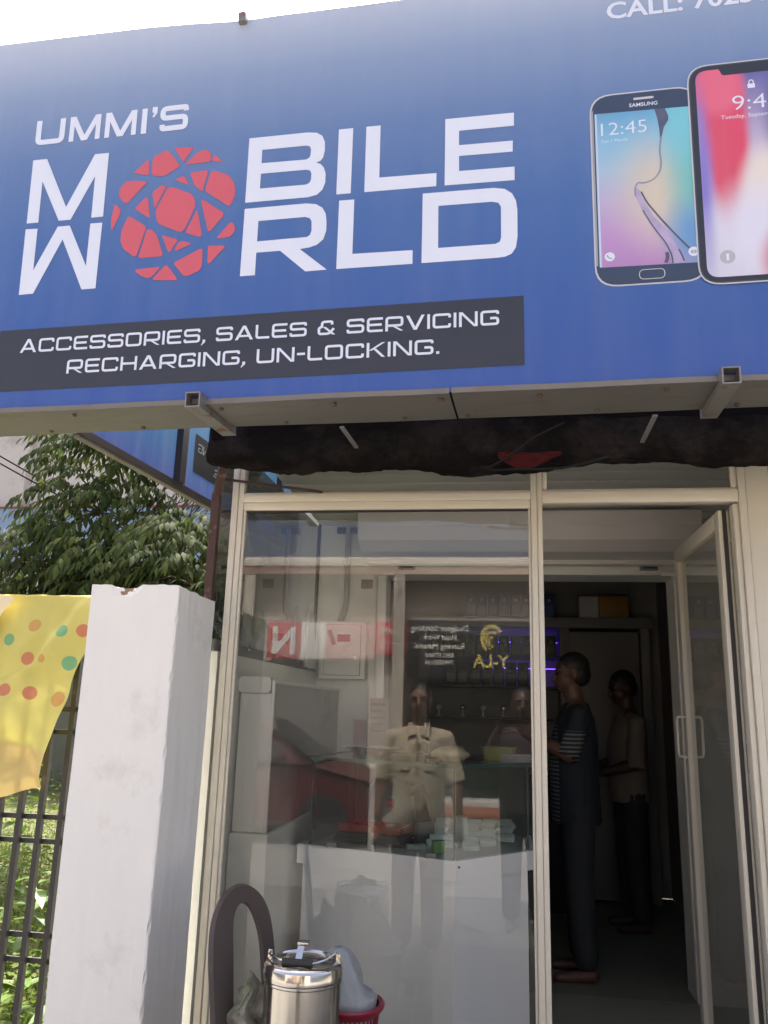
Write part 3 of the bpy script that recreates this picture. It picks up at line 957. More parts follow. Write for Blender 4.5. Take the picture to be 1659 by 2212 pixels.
m_sw1 = mat('swirl_grey_ink', (0.23, 0.27, 0.36), 0.35, var=0.3, scale=40)
m_sw2 = mat('swirl_lilac_ink', (0.40, 0.34, 0.52), 0.35, var=0.3, scale=30)
m_sw3 = mat('swirl_dark_ink', (0.09, 0.10, 0.16), 0.35, var=0.3, scale=30)
art([[(0.8280, 0.8498), (0.8361, 0.8250), (0.8355, 0.8100), (0.8220, 0.7884), (0.8140, 0.7550), (0.8105, 0.7500), (0.8085, 0.7900), (0.8050, 0.8200), (0.7978, 0.8525)]], L(3)).build('swirl', m_sw3, ph1)
mb = MB()
for q in stroke2d(fillet([(0.8135, 0.758), (0.806, 0.716), (0.8105, 0.676), (0.806, 0.646), (0.787, 0.620), (0.757, 0.6115), (0.741, 0.6165), (0.7325, 0.598), (0.733, 0.572)], 0.02, False, 5), 0.0042):
    art([[tuple(p) for p in q]], L(4), mb)
mb.build('swirl', m_sw1, ph1)
art([[(0.7345, 0.600), (0.733, 0.572), (0.749, 0.531), (0.778, 0.471), (0.8127, 0.4146), (0.8262, 0.3749), (0.8267, 0.3525), (0.862, 0.3525), (0.8483, 0.387), (0.8205, 0.4493), (0.7795, 0.5064), (0.752, 0.563), (0.746, 0.589)]], L(3.5)).build('swirl', m_sw2, ph1)
mb = MB()
for pts, wd in (([(0.8746, 0.3953), (0.8415, 0.4368), (0.7979, 0.4976), (0.7626, 0.5513), (0.7498, 0.5852)], 0.0045), ([(0.8268, 0.3525), (0.8262, 0.3749), (0.8127, 0.4146), (0.778, 0.471), (0.752, 0.525)], 0.0035), ([(0.808, 0.356), (0.814, 0.372), (0.812, 0.388)], 0.010), ([(0.845, 0.395), (0.853, 0.375), (0.858, 0.357)], 0.004)):
    for q in stroke2d(fillet(pts, 0.02, False, 4), wd):
        art([[tuple(p) for p in q]], L(4.5), mb)
mb.build('swirl', m_sw3, ph1)

ph2 = art([rrect(0.8935, 1.246, 0.278, 0.980, 0.050)], L(6)).build('printed_phone', m_silver, SG)
art([rrect(0.8975, 1.242, 0.282, 0.976, 0.047)], L(7)).build('bezel', m_bez, ph2)
art([rrect(0.9015, 1.238, 0.286, 0.972, 0.044)], L(8)).build('bezel', mat('black_bezel_ink', (0.025, 0.03, 0.04), 0.35), ph2)
m_scr2 = grad_mat('phone_screen_print_two', [(0.30, '#c9c9d8'), (0.5, '#cdd0e2'), (0.65, '#c7b9d0'), (0.96, '#4d4f96')],
                  [(0.99, 0.75, 0.062, 0.27, 0.28, '#d0435f'), (0.975, 0.90, 0.07, 0.09, 0.35, '#d8607c'), (0.925, 0.60, 0.022, 0.22, 0.9, '#7f74c4'), (1.10, 0.55, 0.075, 0.14, 0.4, '#dcd4cc'), (1.06, 0.44, 0.10, 0.12, 0.7, '#d3d4e4'), (1.15, 0.34, 0.075, 0.10, 0.5, '#c22f42'), (1.17, 0.80, 0.06, 0.15, 0.6, '#3b3f8c')], rough=0.33, spec=0.6)
notch = [(0.9826, 0.9595), (0.987, 0.952), (0.990, 0.941), (0.998, 0.937), (1.141, 0.937), (1.149, 0.941), (1.152, 0.952), (1.157, 0.9595)]
scr = fillet([(0.917, 0.2995), (1.222, 0.2995), (1.222, 0.9595), (0.917, 0.9595)], 0.035, True, 6)
k0 = max(range(len(scr)), key=lambda i: (scr[i][1] > 0.9590) * 10 + scr[i][0] * (scr[i][1] > 0.9590))
# insert the notch along the top edge
ins = [i for i in range(len(scr)) if scr[i][1] > 0.9594]
i_r = max(ins, key=lambda i: scr[i][0])
scr2 = scr[:i_r + 1] + notch[::-1] + scr[i_r + 1:]
art([scr2], L(9)).build('screen', m_scr2, ph2)
font_text('9:41', 1.0145, 0.8185, 0.047, L(10), bold=-0.012, width=0.118, m=m_ink_w, parent=ph2)
font_text('Tuesday, September 12', 0.981, 0.7925, 0.0125, L(10), bold=0.0, width=0.182, m=m_ink_w, parent=ph2)
mb = art([rrect(1.0595, 1.0797, 0.886, 0.900, 0.002)], L(10))
for q in stroke2d([(1.0635, 0.899), (1.0635, 0.905), (1.066, 0.9105), (1.0697, 0.9122), (1.0735, 0.9105), (1.076, 0.905), (1.076, 0.899)], 0.003):
    art([[tuple(p) for p in q]], L(10.3), mb)
mb.build('lock_mark', m_ink_w, ph2)
art([circle(0.9732, 0.3594, 0.0205)], L(10)).build('icon', mat('grey_disc_ink', (0.42, 0.43, 0.48), 0.35), ph2)
art([[(0.9685, 0.3685), (0.978, 0.3685), (0.9765, 0.362), (0.9765, 0.348), (0.970, 0.348), (0.970, 0.362)]], L(11)).build('icon_mark', m_ink_w, ph2)
# small clip on the top edge
bx('top_clip', m_galv, SG, -0.525, -0.498, -0.02, 0.03, 1.335, 1.372, 0.003)
# ---------------------------------------------------------------- side sign (seen from its back)
A_ = Vector((-1.47, 2.44, 2.3))
su = (Vector((-1.25, 4.735, 2.3)) - A_).normalized()
yy_ = Vector((0, 0, 1)).cross(su)          # local y, pointing away from the porch
M2 = Matrix(((su.x, yy_.x, 0, A_.x), (su.y, yy_.y, 0, A_.y), (0, 0, 1, A_.z), (0, 0, 0, 1)))
SS = thing('side_sign', 'blue side sign board seen from behind with reversed lettering and dark steel frame', 'sign', M=M2)
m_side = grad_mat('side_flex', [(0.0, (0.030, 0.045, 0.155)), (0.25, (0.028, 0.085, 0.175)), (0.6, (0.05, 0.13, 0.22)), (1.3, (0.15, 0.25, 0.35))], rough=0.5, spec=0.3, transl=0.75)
m_band2 = mat('charcoal_flex', (0.07, 0.075, 0.08), 0.6, transl=0.5)
m_ink2 = mat('white_flex', (0.70, 0.72, 0.74), 0.6, transl=0.5)
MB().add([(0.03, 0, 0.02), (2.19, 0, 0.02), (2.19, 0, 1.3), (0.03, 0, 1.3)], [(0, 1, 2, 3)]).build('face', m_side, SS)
bx('text_band', m_band2, SS, 0.892, 2.17, -0.001, 0.003, 0.12, 0.297)
def mirrored(mb):
    mb.v = [(3.04 - p[0], p[1], p[2]) for p in mb.v]
    return mb
stroke_text('ACCESSORIES, SALES & SERVICING', 0.90, 2.12, 0.219, 0.042, t=0.16, y=-0.002, thick=0.006, each=(m_ink2, SS), post=mirrored)
stroke_text('RECHARGING, UN-LOCKING.', 1.01, 1.95, 0.150, 0.042, t=0.16, y=-0.002, thick=0.006, each=(m_ink2, SS), post=mirrored)
for u0 in (0.714, 1.535, 1.885, 2.165):
    wd = 0.05 if u0 < 1 else 0.035
    bx('frame_bar', m_dkst, SS, u0, u0 + wd, -0.035, -0.004, 0.02, 1.3)
bx('frame_rail', m_dkst, SS, 0.03, 2.2, -0.026, -0.003, -0.006, 0.0195)
bx('edge_strip', m_strip, SS, 0.03, 2.21, -0.016, 0.010, -0.014, -0.0065)
# rusty post holding it
PT = thing('rusty_post', 'thin rusty brown steel post bent at the top beside the glass frame', 'post', (-1.118, 2.945, 0))
MB().bar((0, 0, -0.15), (0, 0, 2.205), 0.03, 0.03, (0, 1, 0)).build('upright', m_rust, PT)
MB().bar((0, 0, 2.20), (0.075, -0.13, 2.345), 0.03, 0.03).build('brace', m_rust, PT)
MB().bar((0.02, -0.02, 2.262), (0.42, 0.02, 2.215), 0.012, 0.008).build('tie', m_rust, PT)

# red rag and black cable on the sunshade
m_rag = mat('red_cloth', (0.05, 0.009, 0.009), 0.9, spec=0.1, var=0.25, scale=20)
def rag(a, b):
    x = -0.02 + a * 0.21
    y = 2.572 - 0.006 * sin(a * 9) - 0.006 * b
    z = 2.235 - b * (0.05 + 0.012 * sin(a * 5)) * (0.25 + 0.75 * sin(pi * min(1, max(0, a))) ** 0.6)
    return (x, y + 0.008 * noise.noise(Vector((a * 6, b * 4, 2))), z)
mb = MB()
rough_grid(mb, rag, 40, 10)
o = mb.build('red_rag', m_rag, None, True)
tag(o, 'red cloth rag caught on the rough concrete beam edge', 'cloth')
m_cable = mat('black_cable', (0.010, 0.009, 0.009), 0.7, spec=0.15)
pts = [(0.20, 2.56, 2.33), (0.10, 2.555, 2.28), (0.02, 2.555, 2.215), (-0.04, 2.56, 2.183), (-0.075, 2.562, 2.182), (-0.03, 2.562, 2.172), (0.05, 2.557, 2.172), (0.12, 2.555, 2.170), (0.19, 2.555, 2.173), (0.27, 2.56, 2.19), (0.34, 2.57, 2.215)]
o = MB().tube(pts, 0.004, 8).build('slack_cable', m_cable, None, True)
tag(o, 'slack black cable looping under the concrete beam', 'cable')

# ---------------------------------------------------------------- pillar
def chipmat():
    m = mat('pillar_whitewash', (0.80, 0.795, 0.75), 0.7, var=0.05, scale=2.2, bump=0.10, bscale=28, dirt=(0.64, 0.625, 0.575), dscale=4.5, damt=0.34, edge=0.10)
    t = m.node_tree
    b = t.nodes['Principled BSDF']
    src = b.inputs['Base Color'].links[0].from_socket
    tc = nd(t, 'ShaderNodeTexCoord')
    mp = nd(t, 'ShaderNodeMapping')
    mp.inputs['Location'].default_value = (1.235 * 17, 0, -1.764 * 28)
    mp.inputs['Scale'].default_value = (17, 0, 28)
    t.links.new(tc.outputs['Object'], mp.inputs[0])
    nz = nd(t, 'ShaderNodeTexNoise')
    nz.inputs['Scale'].default_value = 60
    t.links.new(tc.outputs['Object'], nz.inputs['Vector'])
    ln = nd(t, 'ShaderNodeVectorMath', operation='LENGTH')
    t.links.new(mp.outputs[0], ln.inputs[0])
    ad = nd(t, 'ShaderNodeMath', operation='ADD')
    t.links.new(ln.outputs['Value'], ad.inputs[0])
    mu = nd(t, 'ShaderNodeMath', operation='MULTIPLY')
    mu.inputs[1].default_value = 1.3
    t.links.new(nz.outputs[0], mu.inputs[0])
    t.links.new(mu.outputs[0], ad.inputs[1])
    lt = nd(t, 'ShaderNodeMath', operation='LESS_THAN')
    lt.inputs[1].default_value = 1.05
    t.links.new(ad.outputs[0], lt.inputs[0])
    mx = nd(t, 'ShaderNodeMix', data_type='RGBA')
    mx.inputs[7].default_value = (0.26, 0.17, 0.10, 1)
    t.links.new(lt.outputs[0], mx.inputs[0])
    t.links.new(src, mx.inputs[6])
    t.links.new(mx.outputs[2], b.inputs['Base Color'])
    return m
m_pil = chipmat()
PX0, PX1, PY0, PY1, PZ1 = -1.357, -1.052, 2.50, 2.835, 1.777
def chip(x, z):
    d = sqrt(((x + 1.235) / 0.052) ** 2 + ((z - PZ1) / 0.042) ** 2)
    return max(0, 1 - d)
def pf(p):
    x, y, z = p
    q = Vector(p)
    j = noise.fractal(Vector((x * 9, y * 9, z * 2.0)), 1, 2, 3) * 0.0035
    if z > 1.70:
        j *= 2
    cx, cy = (PX0 + PX1) / 2, (PY0 + PY1) / 2
    x += j * (1 if x > cx else -1)
    if y < PY0 + 0.02:
        y += abs(j) + chip(p[0], p[2]) * 0.022
    if z > PZ1 - 0.001:
        z += 0.006 * noise.noise(Vector((x * 30, y * 30, 1))) - 0.02 * max(0, (y - PY0) / 0.33) - chip(p[0], p[2]) * 0.028 * (1 if y < PY0 + 0.05 else 0.2)
    # eaten edges
    if abs(p[0] - PX1) < 0.004 and abs(p[1] - PY0) < 0.004:
        e = max(0, noise.noise(Vector((3, 1, p[2] * 22)))) * 0.008 + 0.002
        x -= e
        y += e
    return (x, y, z)
mb = MB()
def face(f, nu, nv):
    rough_grid(mb, lambda a, b: pf(f(a, b)), nu, nv)
z0 = -0.16
face(lambda a, b: (PX0 + (PX1 - PX0) * a, PY0, z0 + (PZ1 - z0) * b), 40, 190)
face(lambda a, b: (PX1, PY0 + (PY1 - PY0) * a, z0 + (PZ1 - z0) * b), 30, 190)
face(lambda a, b: (PX1 + (PX0 - PX1) * a, PY1, z0 + (PZ1 - z0) * b), 10, 60)
face(lambda a, b: (PX0, PY1 + (PY0 - PY1) * a, z0 + (PZ1 - z0) * b), 30, 190)
face(lambda a, b: (PX0 + (PX1 - PX0) * a, PY0 + (PY1 - PY0) * b, PZ1), 40, 30)
o = mb.build('gate_pillar', m_pil, None)
tag(o, 'whitewashed square masonry pillar with a chipped top edge', 'pillar')

# ---------------------------------------------------------------- fence
FE = thing('grille_fence', 'black steel bar grille fence left of the white pillar', 'fence', (0, 2.66, 0))
x = -1.385
for i in range(15):
    xx = -1.385 - i * 0.0745
    bx('bar', m_fence, FE, xx - 0.009, xx + 0.009, -0.009, 0.009, -0.17, 1.735)
for z in (1.725, 1.648, 1.370, 1.294, 1.019, 0.943, 0.659, 0.585, 0.30, 0.22):
    bx('rail', m_fence, FE, -2.5, -1.359, 0.0092, 0.0155, z - 0.008, z + 0.008)

# ---------------------------------------------------------------- yellow cloth with printed dots
DW = [(-1.6162, 1.6493, 0.0233, 0), (-1.5001, 1.6303, 0.0221, 1), (-1.429, 1.6328, 0.0237, 2), (-1.6224, 1.5355, 0.0239, 2), (-1.5626, 1.5366, 0.0153, 0), (-1.4589, 1.5215, 0.026, 1), (-1.6762, 1.4287, 0.0222, 2), (-1.5905, 1.42, 0.0236, 2), (-1.4904, 1.4027, 0.0267, 0),
      (-1.71, 1.60, .022, 1), (-1.76, 1.50, .022, 0), (-1.82, 1.42, .021, 1), (-1.84, 1.62, .02, 2)]
def cloth_mat():
    m = bpy.data.materials.new('yellow_dotted_cloth')
    m.use_nodes = True
    t = m.node_tree
    b = t.nodes['Principled BSDF']
    tc = nd(t, 'ShaderNodeTexCoord')
    sp = nd(t, 'ShaderNodeSeparateXYZ')
    t.links.new(tc.outputs['Object'], sp.inputs[0])
    nz = nd(t, 'ShaderNodeTexNoise')
    nz.inputs['Scale'].default_value = 7
    t.links.new(tc.outputs['Object'], nz.inputs['Vector'])
    mx = nd(t, 'ShaderNodeMix', data_type='RGBA')
    mx.inputs[6].default_value = (0.58, 0.52, 0.125, 1)
    mx.inputs[7].default_value = (0.64, 0.58, 0.18, 1)
    t.links.new(nz.outputs[0], mx.inputs[0])
    c0 = mx.outputs[2]
    # orange hem band
    ad = nd(t, 'ShaderNodeMath', operation='MULTIPLY_ADD')
    ad.inputs[1].default_value = 0.16
    t.links.new(sp.outputs[0], ad.inputs[0])
    t.links.new(sp.outputs[2], ad.inputs[2])
    mr = nd(t, 'ShaderNodeMapRange')
    mr.inputs[1].default_value = 0.985
    mr.inputs[2].default_value = 1.0
    mr.inputs[3].default_value = 1
    mr.inputs[4].default_value = 0
    t.links.new(ad.outputs[0], mr.inputs[0])
    m2 = nd(t, 'ShaderNodeMix', data_type='RGBA')
    m2.inputs[7].default_value = (0.60, 0.46, 0.17, 1)
    t.links.new(mr.outputs[0], m2.inputs[0])
    t.links.new(c0, m2.inputs[6])
    c0 = m2.outputs[2]
    cols = [(0.58, 0.33, 0.10, 1), (0.20, 0.42, 0.20, 1), (0.54, 0.21, 0.11, 1)]
    for x, z, r, k in DW:
        mp = nd(t, 'ShaderNodeMapping')
        mp.inputs['Location'].default_value = (-x / r, 0, -z / r / 0.94)
        mp.inputs['Scale'].default_value = (1 / r, 0, 1 / r / 0.94)
        t.links.new(tc.outputs['Object'], mp.inputs[0])
        ln = nd(t, 'ShaderNodeVectorMath', operation='LENGTH')
        t.links.new(mp.outputs[0], ln.inputs[0])
        lt = nd(t, 'ShaderNodeMath', operation='LESS_THAN')
        lt.inputs[1].default_value = 1.0
        t.links.new(ln.outputs['Value'], lt.inputs[0])
        m3 = nd(t, 'ShaderNodeMix', data_type='RGBA')
        m3.inputs[7].default_value = cols[k]
        t.links.new(lt.outputs[0], m3.inputs[0])
        t.links.new(c0, m3.inputs[6])
        c0 = m3.outputs[2]
    t.links.new(c0, b.inputs['Base Color'])
    b.inputs['Roughness'].default_value = 0.6
    b.inputs['Specular IOR Level'].default_value = 0.3
    tr = nd(t, 'ShaderNodeBsdfTranslucent')
    t.links.new(c0, tr.inputs[0])
    ms = nd(t, 'ShaderNodeMixShader')
    ms.inputs[0].default_value = 0.10
    t.links.new(b.outputs[0], ms.inputs[1])
    t.links.new(tr.outputs[0], ms.inputs[2])
    t.links.new(ms.outputs[0], t.nodes['Material Output'].inputs[0])
    return m
m_cloth = cloth_mat()
def right_edge(z):
    ks = [(1.78, -1.41), (1.739, -1.41), (1.597, -1.404), (1.496, -1.434), (1.358, -1.463), (1.283, -1.481), (1.194, -1.502), (1.09, -1.526), (1.0, -1.55)]
    for (a, xa), (b, xb) in zip(ks, ks[1:]):
        if z >= b:
            f = (z - b) / (a - b)
            return xb + (xa - xb) * f
    return -1.55
def cl(a, b):
    """a from left to right, b from top to hem; wraps over the fence top"""
    if b < 0.14:
        t = b / 0.14
        z = 1.60 + 0.15 * t if t < .8 else 1.72 + (t - .8) * 0.2
        y = 2.70 - (0.02 + 0.03 * t) * 1.0
        z = 1.62 + 0.138 * sin(t * pi / 2)
        y = 2.705 - 0.075 * (1 - cos(t * pi / 2))
    else:
        t = (b - 0.14) / 0.86
        zb = 1.098 + 0.012 * sin(a * 7) - 0.01 * sin(a * 23 + 1)
        z = 1.758 - (1.758 - zb) * t
        y = 2.63
    xr = right_edge(z)
    x = -2.35 + (xr + 2.35) * a
    if b >= 0.14:
        t = (b - 0.14) / 0.86
        # diagonal crease: a flap lies in front to the lower right
        cx = -1.452 - (1.745 - z) * 0.62
        if z < 1.52:
            cx = -1.452 - 0.225 * 0.62 - (1.52 - z) * 1.9
        d = (x - cx)
        s = 1 / (1 + math.exp(-d * 120))
        env = min(1, t * 5)
        y -= 0.045 * s * env * max(0.15, 1 - t * 0.9)
        y -= 0.035 * t + 0.020 * sin(a * 16 + t * 5) * env * (0.3 + t) * 0.7
        y -= 0.04 * noise.noise(Vector((x * 7 + z * 3, z * 6, 3))) * env + 0.006 * noise.noise(Vector((x * 22, z * 16, 5)))
        z += 0.006 * noise.noise(Vector((x * 8, 4, 1)))
        if t > 0.94:
            y += (t - 0.94) * 0.5
    else:
        z += 0.006 * noise.noise(Vector((x * 12, 2, 7))) + 0.012 * max(0, (-1.66 - x)) * 1.2
    return (x, y, z)
mb = MB()
rough_grid(mb, cl, 150, 110)
o = mb.build('yellow_cloth', m_cloth, None, True)
fl = MB()
FLP = [(-1.86, 1.775), (-1.757, 1.757), (-1.690, 1.742), (-1.715, 1.712), (-1.732, 1.69), (-1.755, 1.64), (-1.80, 1.56), (-1.86, 1.50)]
art([FLP], 0.0, fl)
fl.v = [(p[0], 2.606 - 0.035 * max(0, min(1, (p[0] + 1.86) / 0.2)) * (1.79 - p[2]) / 0.2, p[2]) for p in fl.v]
fl.build('folded_corner', mat('cloth_back', (0.80, 0.68, 0.42), .7, var=.06), o)
tag(o, 'yellow plastic cloth with red, orange and green dots draped over the fence', 'cloth')

# ---------------------------------------------------------------- plants
m_leafs = [mat('tree_leaf_a', (0.036, 0.056, 0.015), 0.75, var=0.4, scale=2.5, transl=0.3, spec=0.12),
           mat('tree_leaf_b', (0.068, 0.090, 0.022), 0.75, var=0.4, scale=2.5, transl=0.35, spec=0.12)]
m_gcov = mat('ground_cover_leaf', (0.085, 0.135, 0.012), 0.6, var=0.45, scale=1.8, transl=0.4, spec=0.2, dirt=(0.19, 0.175, 0.018), dscale=1.3, damt=0.42)
m_big = mat('broad_leaf', (0.085, 0.16, 0.02), 0.45, var=0.3, scale=5, transl=0.4)
m_stem = mat('woody_stem', (0.06, 0.038, 0.025), 0.8, var=0.3)

def leaf_geo(Lf, Wf, curl=0.18):
    vs = [(0, 0, 0), (0, Lf * .33, Lf * 0.02), (0, Lf * .68, -curl * Lf * .35), (0, Lf, -curl * Lf)]
    vs += [(-Wf * .46, Lf * .36, Wf * .12), (-Wf * .36, Lf * .68, Wf * .05 - curl * Lf * .3), (Wf * .46, Lf * .36, Wf * .12), (Wf * .36, Lf * .68, Wf * .05 - curl * Lf * .3)]
    return vs, [(0, 1, 4), (1, 2, 5, 4), (2, 3, 5), (0, 6, 1), (1, 6, 7, 2), (2, 7, 3)]

def frame(p, d, upv=Vector((0, 0, 1))):
    d = d.normalized()
    s = d.cross(upv)
    if s.length < 1e-3:
        s = Vector((1, 0, 0))
    s.normalize()
    u_ = s.cross(d)
    return Matrix(((s.x, d.x, u_.x, p.x), (s.y, d.y, u_.y, p.y), (s.z, d.z, u_.z, p.z), (0, 0, 0, 1)))

TR = thing('leafy_tree', 'bushy tree with drooping pinnate leaves beyond the fence', 'tree', (-3.3, 7.3, -0.17))
tb = MB()
base = Vector((-2.95, 7.2, -0.17))
lw = Matrix.Translation((3.3, -7.3, 0.17))
tb.tube([base, base + Vector((-.05, 0, .8)), base + Vector((-.02, .05, 1.6)), base + Vector((-.1, 0, 2.4))], [.075, .065, .055, .045], 10)
tb.xf(lw).build('trunk', m_stem, TR, True)
rnd = random.Random(11)
clumps = [((-3.75, 7.0, 3.75), (.62, .55, .38), 80), ((-3.5, 7.1, 4.05), (.5, .5, .40), 70), ((-3.75, 6.9, 3.12), (.72, .55, .36), 90), ((-4.3, 6.8, 2.62), (.75, .6, .40), 110),
          ((-3.3, 6.6, 2.55), (.62, .6, .36), 90), ((-2.72, 6.5, 2.62), (.42, .5, .42), 80), ((-3.15, 6.8, 2.95), (.35, .4, .15), 14), ((-4.2, 6.9, 2.3), (1.0, .5, .42), 130), ((-3.0, 6.8, 2.2), (.9, .5, .38), 100), ((-2.55, 6.3, 2.35), (.4, .4, .3), 30)]
leaves = []
br = MB()
top = base + Vector((-.1, 0, 2.4))
for (c, r, n_) in clumps:
    c = Vector(c)
    mid = (base + Vector((0, 0, 1.7 + .5 * rnd.random()))).lerp(c, .55) + Vector((0, 0, .12))
    br.tube([base + Vector((-.04, 0, 1.5 + rnd.random() * .8)), mid, c], [.028, .018, .009], 6)
    for i in range(int(n_ * 1.45)):
        while True:
            q = Vector((rnd.uniform(-1, 1), rnd.uniform(-1, 1), rnd.uniform(-1, 1)))
            if q.length < 1:
                break
        if q.length > 0:
            q = q.normalized() * (q.length ** 0.6)
        p = c + Vector((q.x * r[0], q.y * r[1], q.z * r[2]))
        a = math.atan2(q.y, q.x) + rnd.uniform(-.7, .7)
        if rnd.random() < .45:
            a = rnd.uniform(pi * .9, pi * 1.6)
        d = Vector((cos(a), sin(a), rnd.uniform(-.35, .25)))
        if i % 6 == 0:
            br.tube([c, c.lerp(p, .6) + Vector((0, 0, .05)), p], [.007, .004, .002], 4)
        k = rnd.randint(8, 12)
        Ls = rnd.uniform(.10, .145)
        side = d.cross(Vector((0, 0, 1))).normalized()
        for j in range(k):
            f = j / k
            pp = p + d * (f * .26) + Vector((0, 0, -.16 * f * f))
            sg = 1 if j % 2 else -1
            dd = (d * .55 + side * sg * (.8 - .45 * f) + Vector((0, 0, -.55 - rnd.random() * .5))).normalized()
            leaves.append((pp, dd, Ls * rnd.uniform(.8, 1.15), rnd.random()))
for i in range(60):     # bare criss-cross twigs
    p = Vector((rnd.uniform(-3.5, -2.9), rnd.uniform(6.9, 7.4), rnd.uniform(2.7, 3.1)))
    q = p + Vector((rnd.uniform(.1, .9), rnd.uniform(-.3, .3), rnd.uniform(.2, .95)))
    br.tube([p, p.lerp(q, .5) + Vector((0, 0, .05)), q], [.007, .005, .002], 4)
br.xf(lw).build('branches', m_stem, TR, True)
lm = []
for k in range(2):
    vs, fs = leaf_geo(1.0, .35)
    me = MB().add(vs, fs).mesh('leaf')
    me.materials.append(m_leafs[k])
    for p_ in me.polygons:
        p_.use_smooth = True
    lm.append(me)
leaves.sort(key=lambda l: l[0].y)
sep = leaves[::max(1, len(leaves) // 2 // 295)][:0]
near = leaves[:290]
crown = [MB(), MB()]
o0 = Vector((-3.3, 7.3, -0.17))
for i, (p, d, s_, h) in enumerate(leaves):
    F_ = frame(p, d, Vector((rnd.uniform(-.4, .4), rnd.uniform(-.7, .1), 1)).normalized()) @ Matrix.Scale(s_, 4)
    k = 0 if h < .62 else 1
    if i < 290:
        lo = bpy.data.objects.new('leaf', lm[k])
        COL.objects.link(lo)
        lo.parent = TR
        lo.matrix_local = Matrix.Translation(-o0) @ F_
    else:
        vs, fs = leaf_geo(1.0, .35)
        crown[k].add([F_ @ Vector(q) - o0 for q in vs], fs)
for k in range(2):
    tag(crown[k].build('crown', m_leafs[k], TR, True), kind='stuff')

# ground cover behind the fence
gc = MB()
rnd = random.Random(5)
for i in range(26000):
    y = 3.0 + 6.6 * rnd.random() ** 1.25
    x = rnd.uniform(-1.45 - (y - 2.9) * 0.05, -1.4) if rnd.random() < .15 else rnd.uniform(-1.0 - y * .72, -1.35 - (y - 3) * .08)
    hgt = 0.06 + 0.22 * abs(noise.noise(Vector((x * 1.7, y * 1.7, 0)))) + 0.12 * abs(noise.noise(Vector((x * 6, y * 6, 3))))
    p = Vector((x, y, -0.17 + rnd.random() * hgt * 1.6 + hgt * .4 + max(0, (y - 4)) * .09))
    a = rnd.random() * 2 * pi
    d = Vector((cos(a), sin(a), rnd.uniform(-.25, .8)))
    s_ = rnd.uniform(.025, .06)
    F_ = frame(p, d, Vector((rnd.uniform(-.5, .5), rnd.uniform(-.5, .5), 1)).normalized())
    gc.add([F_ @ Vector(q) for q in ((0, 0, 0), (-s_ * .35, s_ * .5, 0), (0, s_, -.1 * s_), (s_ * .35, s_ * .5, 0))], [(0, 1, 2, 3)])
tag(gc.build('ground_cover', m_gcov, None, True), 'low sunlit weeds and ground cover behind the fence', 'weeds', kind='stuff')
gb = MB()
rough_grid(gb, lambda a, b: (-9 + 7.9 * a, 2.95 + 7 * b, -0.165 + max(0, (2.95 + 7 * b - 4)) * .09 + .05 * noise.noise(Vector((a * 8, b * 8, 0)))), 40, 40)
tag(gb.build('weed_bank', mat('weedy_soil', (0.09, 0.10, 0.035), 0.95, var=0.4, scale=6), None, True), 'soil bank under the weeds behind the fence', kind='structure')
gr = MB()
for i in range(5000):
    y = 3.0 + 4.5 * rnd.random()
    x = rnd.uniform(-1.2 - y * .7, -1.38 - (y - 3) * .08)
    h = rnd.uniform(.08, .28)
    a = rnd.random() * 2 * pi
    p = Vector((x, y, -0.17 + max(0, (y - 4)) * .09))
    b1 = Vector((cos(a), sin(a), 0))
    l = b1 * h * rnd.uniform(.1, .6)
    s1 = Vector((-sin(a), cos(a), 0)) * .004
    gr.add([p - s1, p + s1, p + l * .4 + s1 * .8 + Vector((0, 0, h * .7)), p + l * .4 - s1 * .8 + Vector((0, 0, h * .7)), p + l + Vector((0, 0, h))], [(0, 1, 2, 3), (3, 2, 4)])
tag(gr.build('grass', mat('grass_blade', (0.12, 0.17, 0.03), 0.5, var=0.4, scale=3, transl=0.35), None, True), 'thin grass blades among the weeds', 'grass', kind='stuff')

# broad-leaved plants near the fence: every leaf a part
vs, fs = leaf_geo(1.0, .40, .25)
big_me = MB().add(vs, fs).mesh('leaf')
big_me.materials.append(m_big)
for p_ in big_me.polygons:
    p_.use_smooth = True
spots = [((-2.05, 3.55), .42, 'low broad-leaved plant at the bottom left behind the fence'), ((-1.72, 3.35), .42, 'broad-leaved plant close behind the fence beside the pillar foot'),
         ((-2.5, 4.4), .62, 'broad-leaved plant under the left half of the yellow cloth'), ((-2.05, 4.3), .95, 'tall sunlit broad-leaved plant just left of the pillar'),
         ((-2.42, 4.9), 1.15, 'tall broad-leaved plant behind the hem of the yellow cloth'), ((-2.9, 4.8), 1.1, 'tall broad-leaved plant at the left edge below the cloth'),
         ((-1.95, 4.0), .35, 'small broad-leaved plant amid the weeds right of centre')]
for (px_, py_), h, lab in spots:
    PL = thing('broad_leaf_plant', lab, 'plant', (px_, py_, -0.17 + max(0, py_ - 4) * .09), rnd.random() * 6, 'broad-leaved plants behind the fence')
    MB().tube([(0, 0, 0), (.02, .01, h * .5), (.0, .03, h)], [.008, .006, .004], 6).build('stem', m_stem, PL, True)
    nl = int(12 + h * 10)
    for j in range(nl):
        f = (j + 1) / nl
        a = j * 2.4 + rnd.uniform(-.3, .3)
        d = Vector((cos(a), sin(a), rnd.uniform(-.25, .55)))
        s_ = rnd.uniform(.13, .24) * (1.15 - .4 * f)
        lo = bpy.data.objects.new('leaf', big_me)
        COL.objects.link(lo)
        lo.parent = PL
        lo.matrix_local = frame(Vector((0, 0.01, h * (.25 + .75 * f))), d) @ Matrix.Scale(s_, 4)

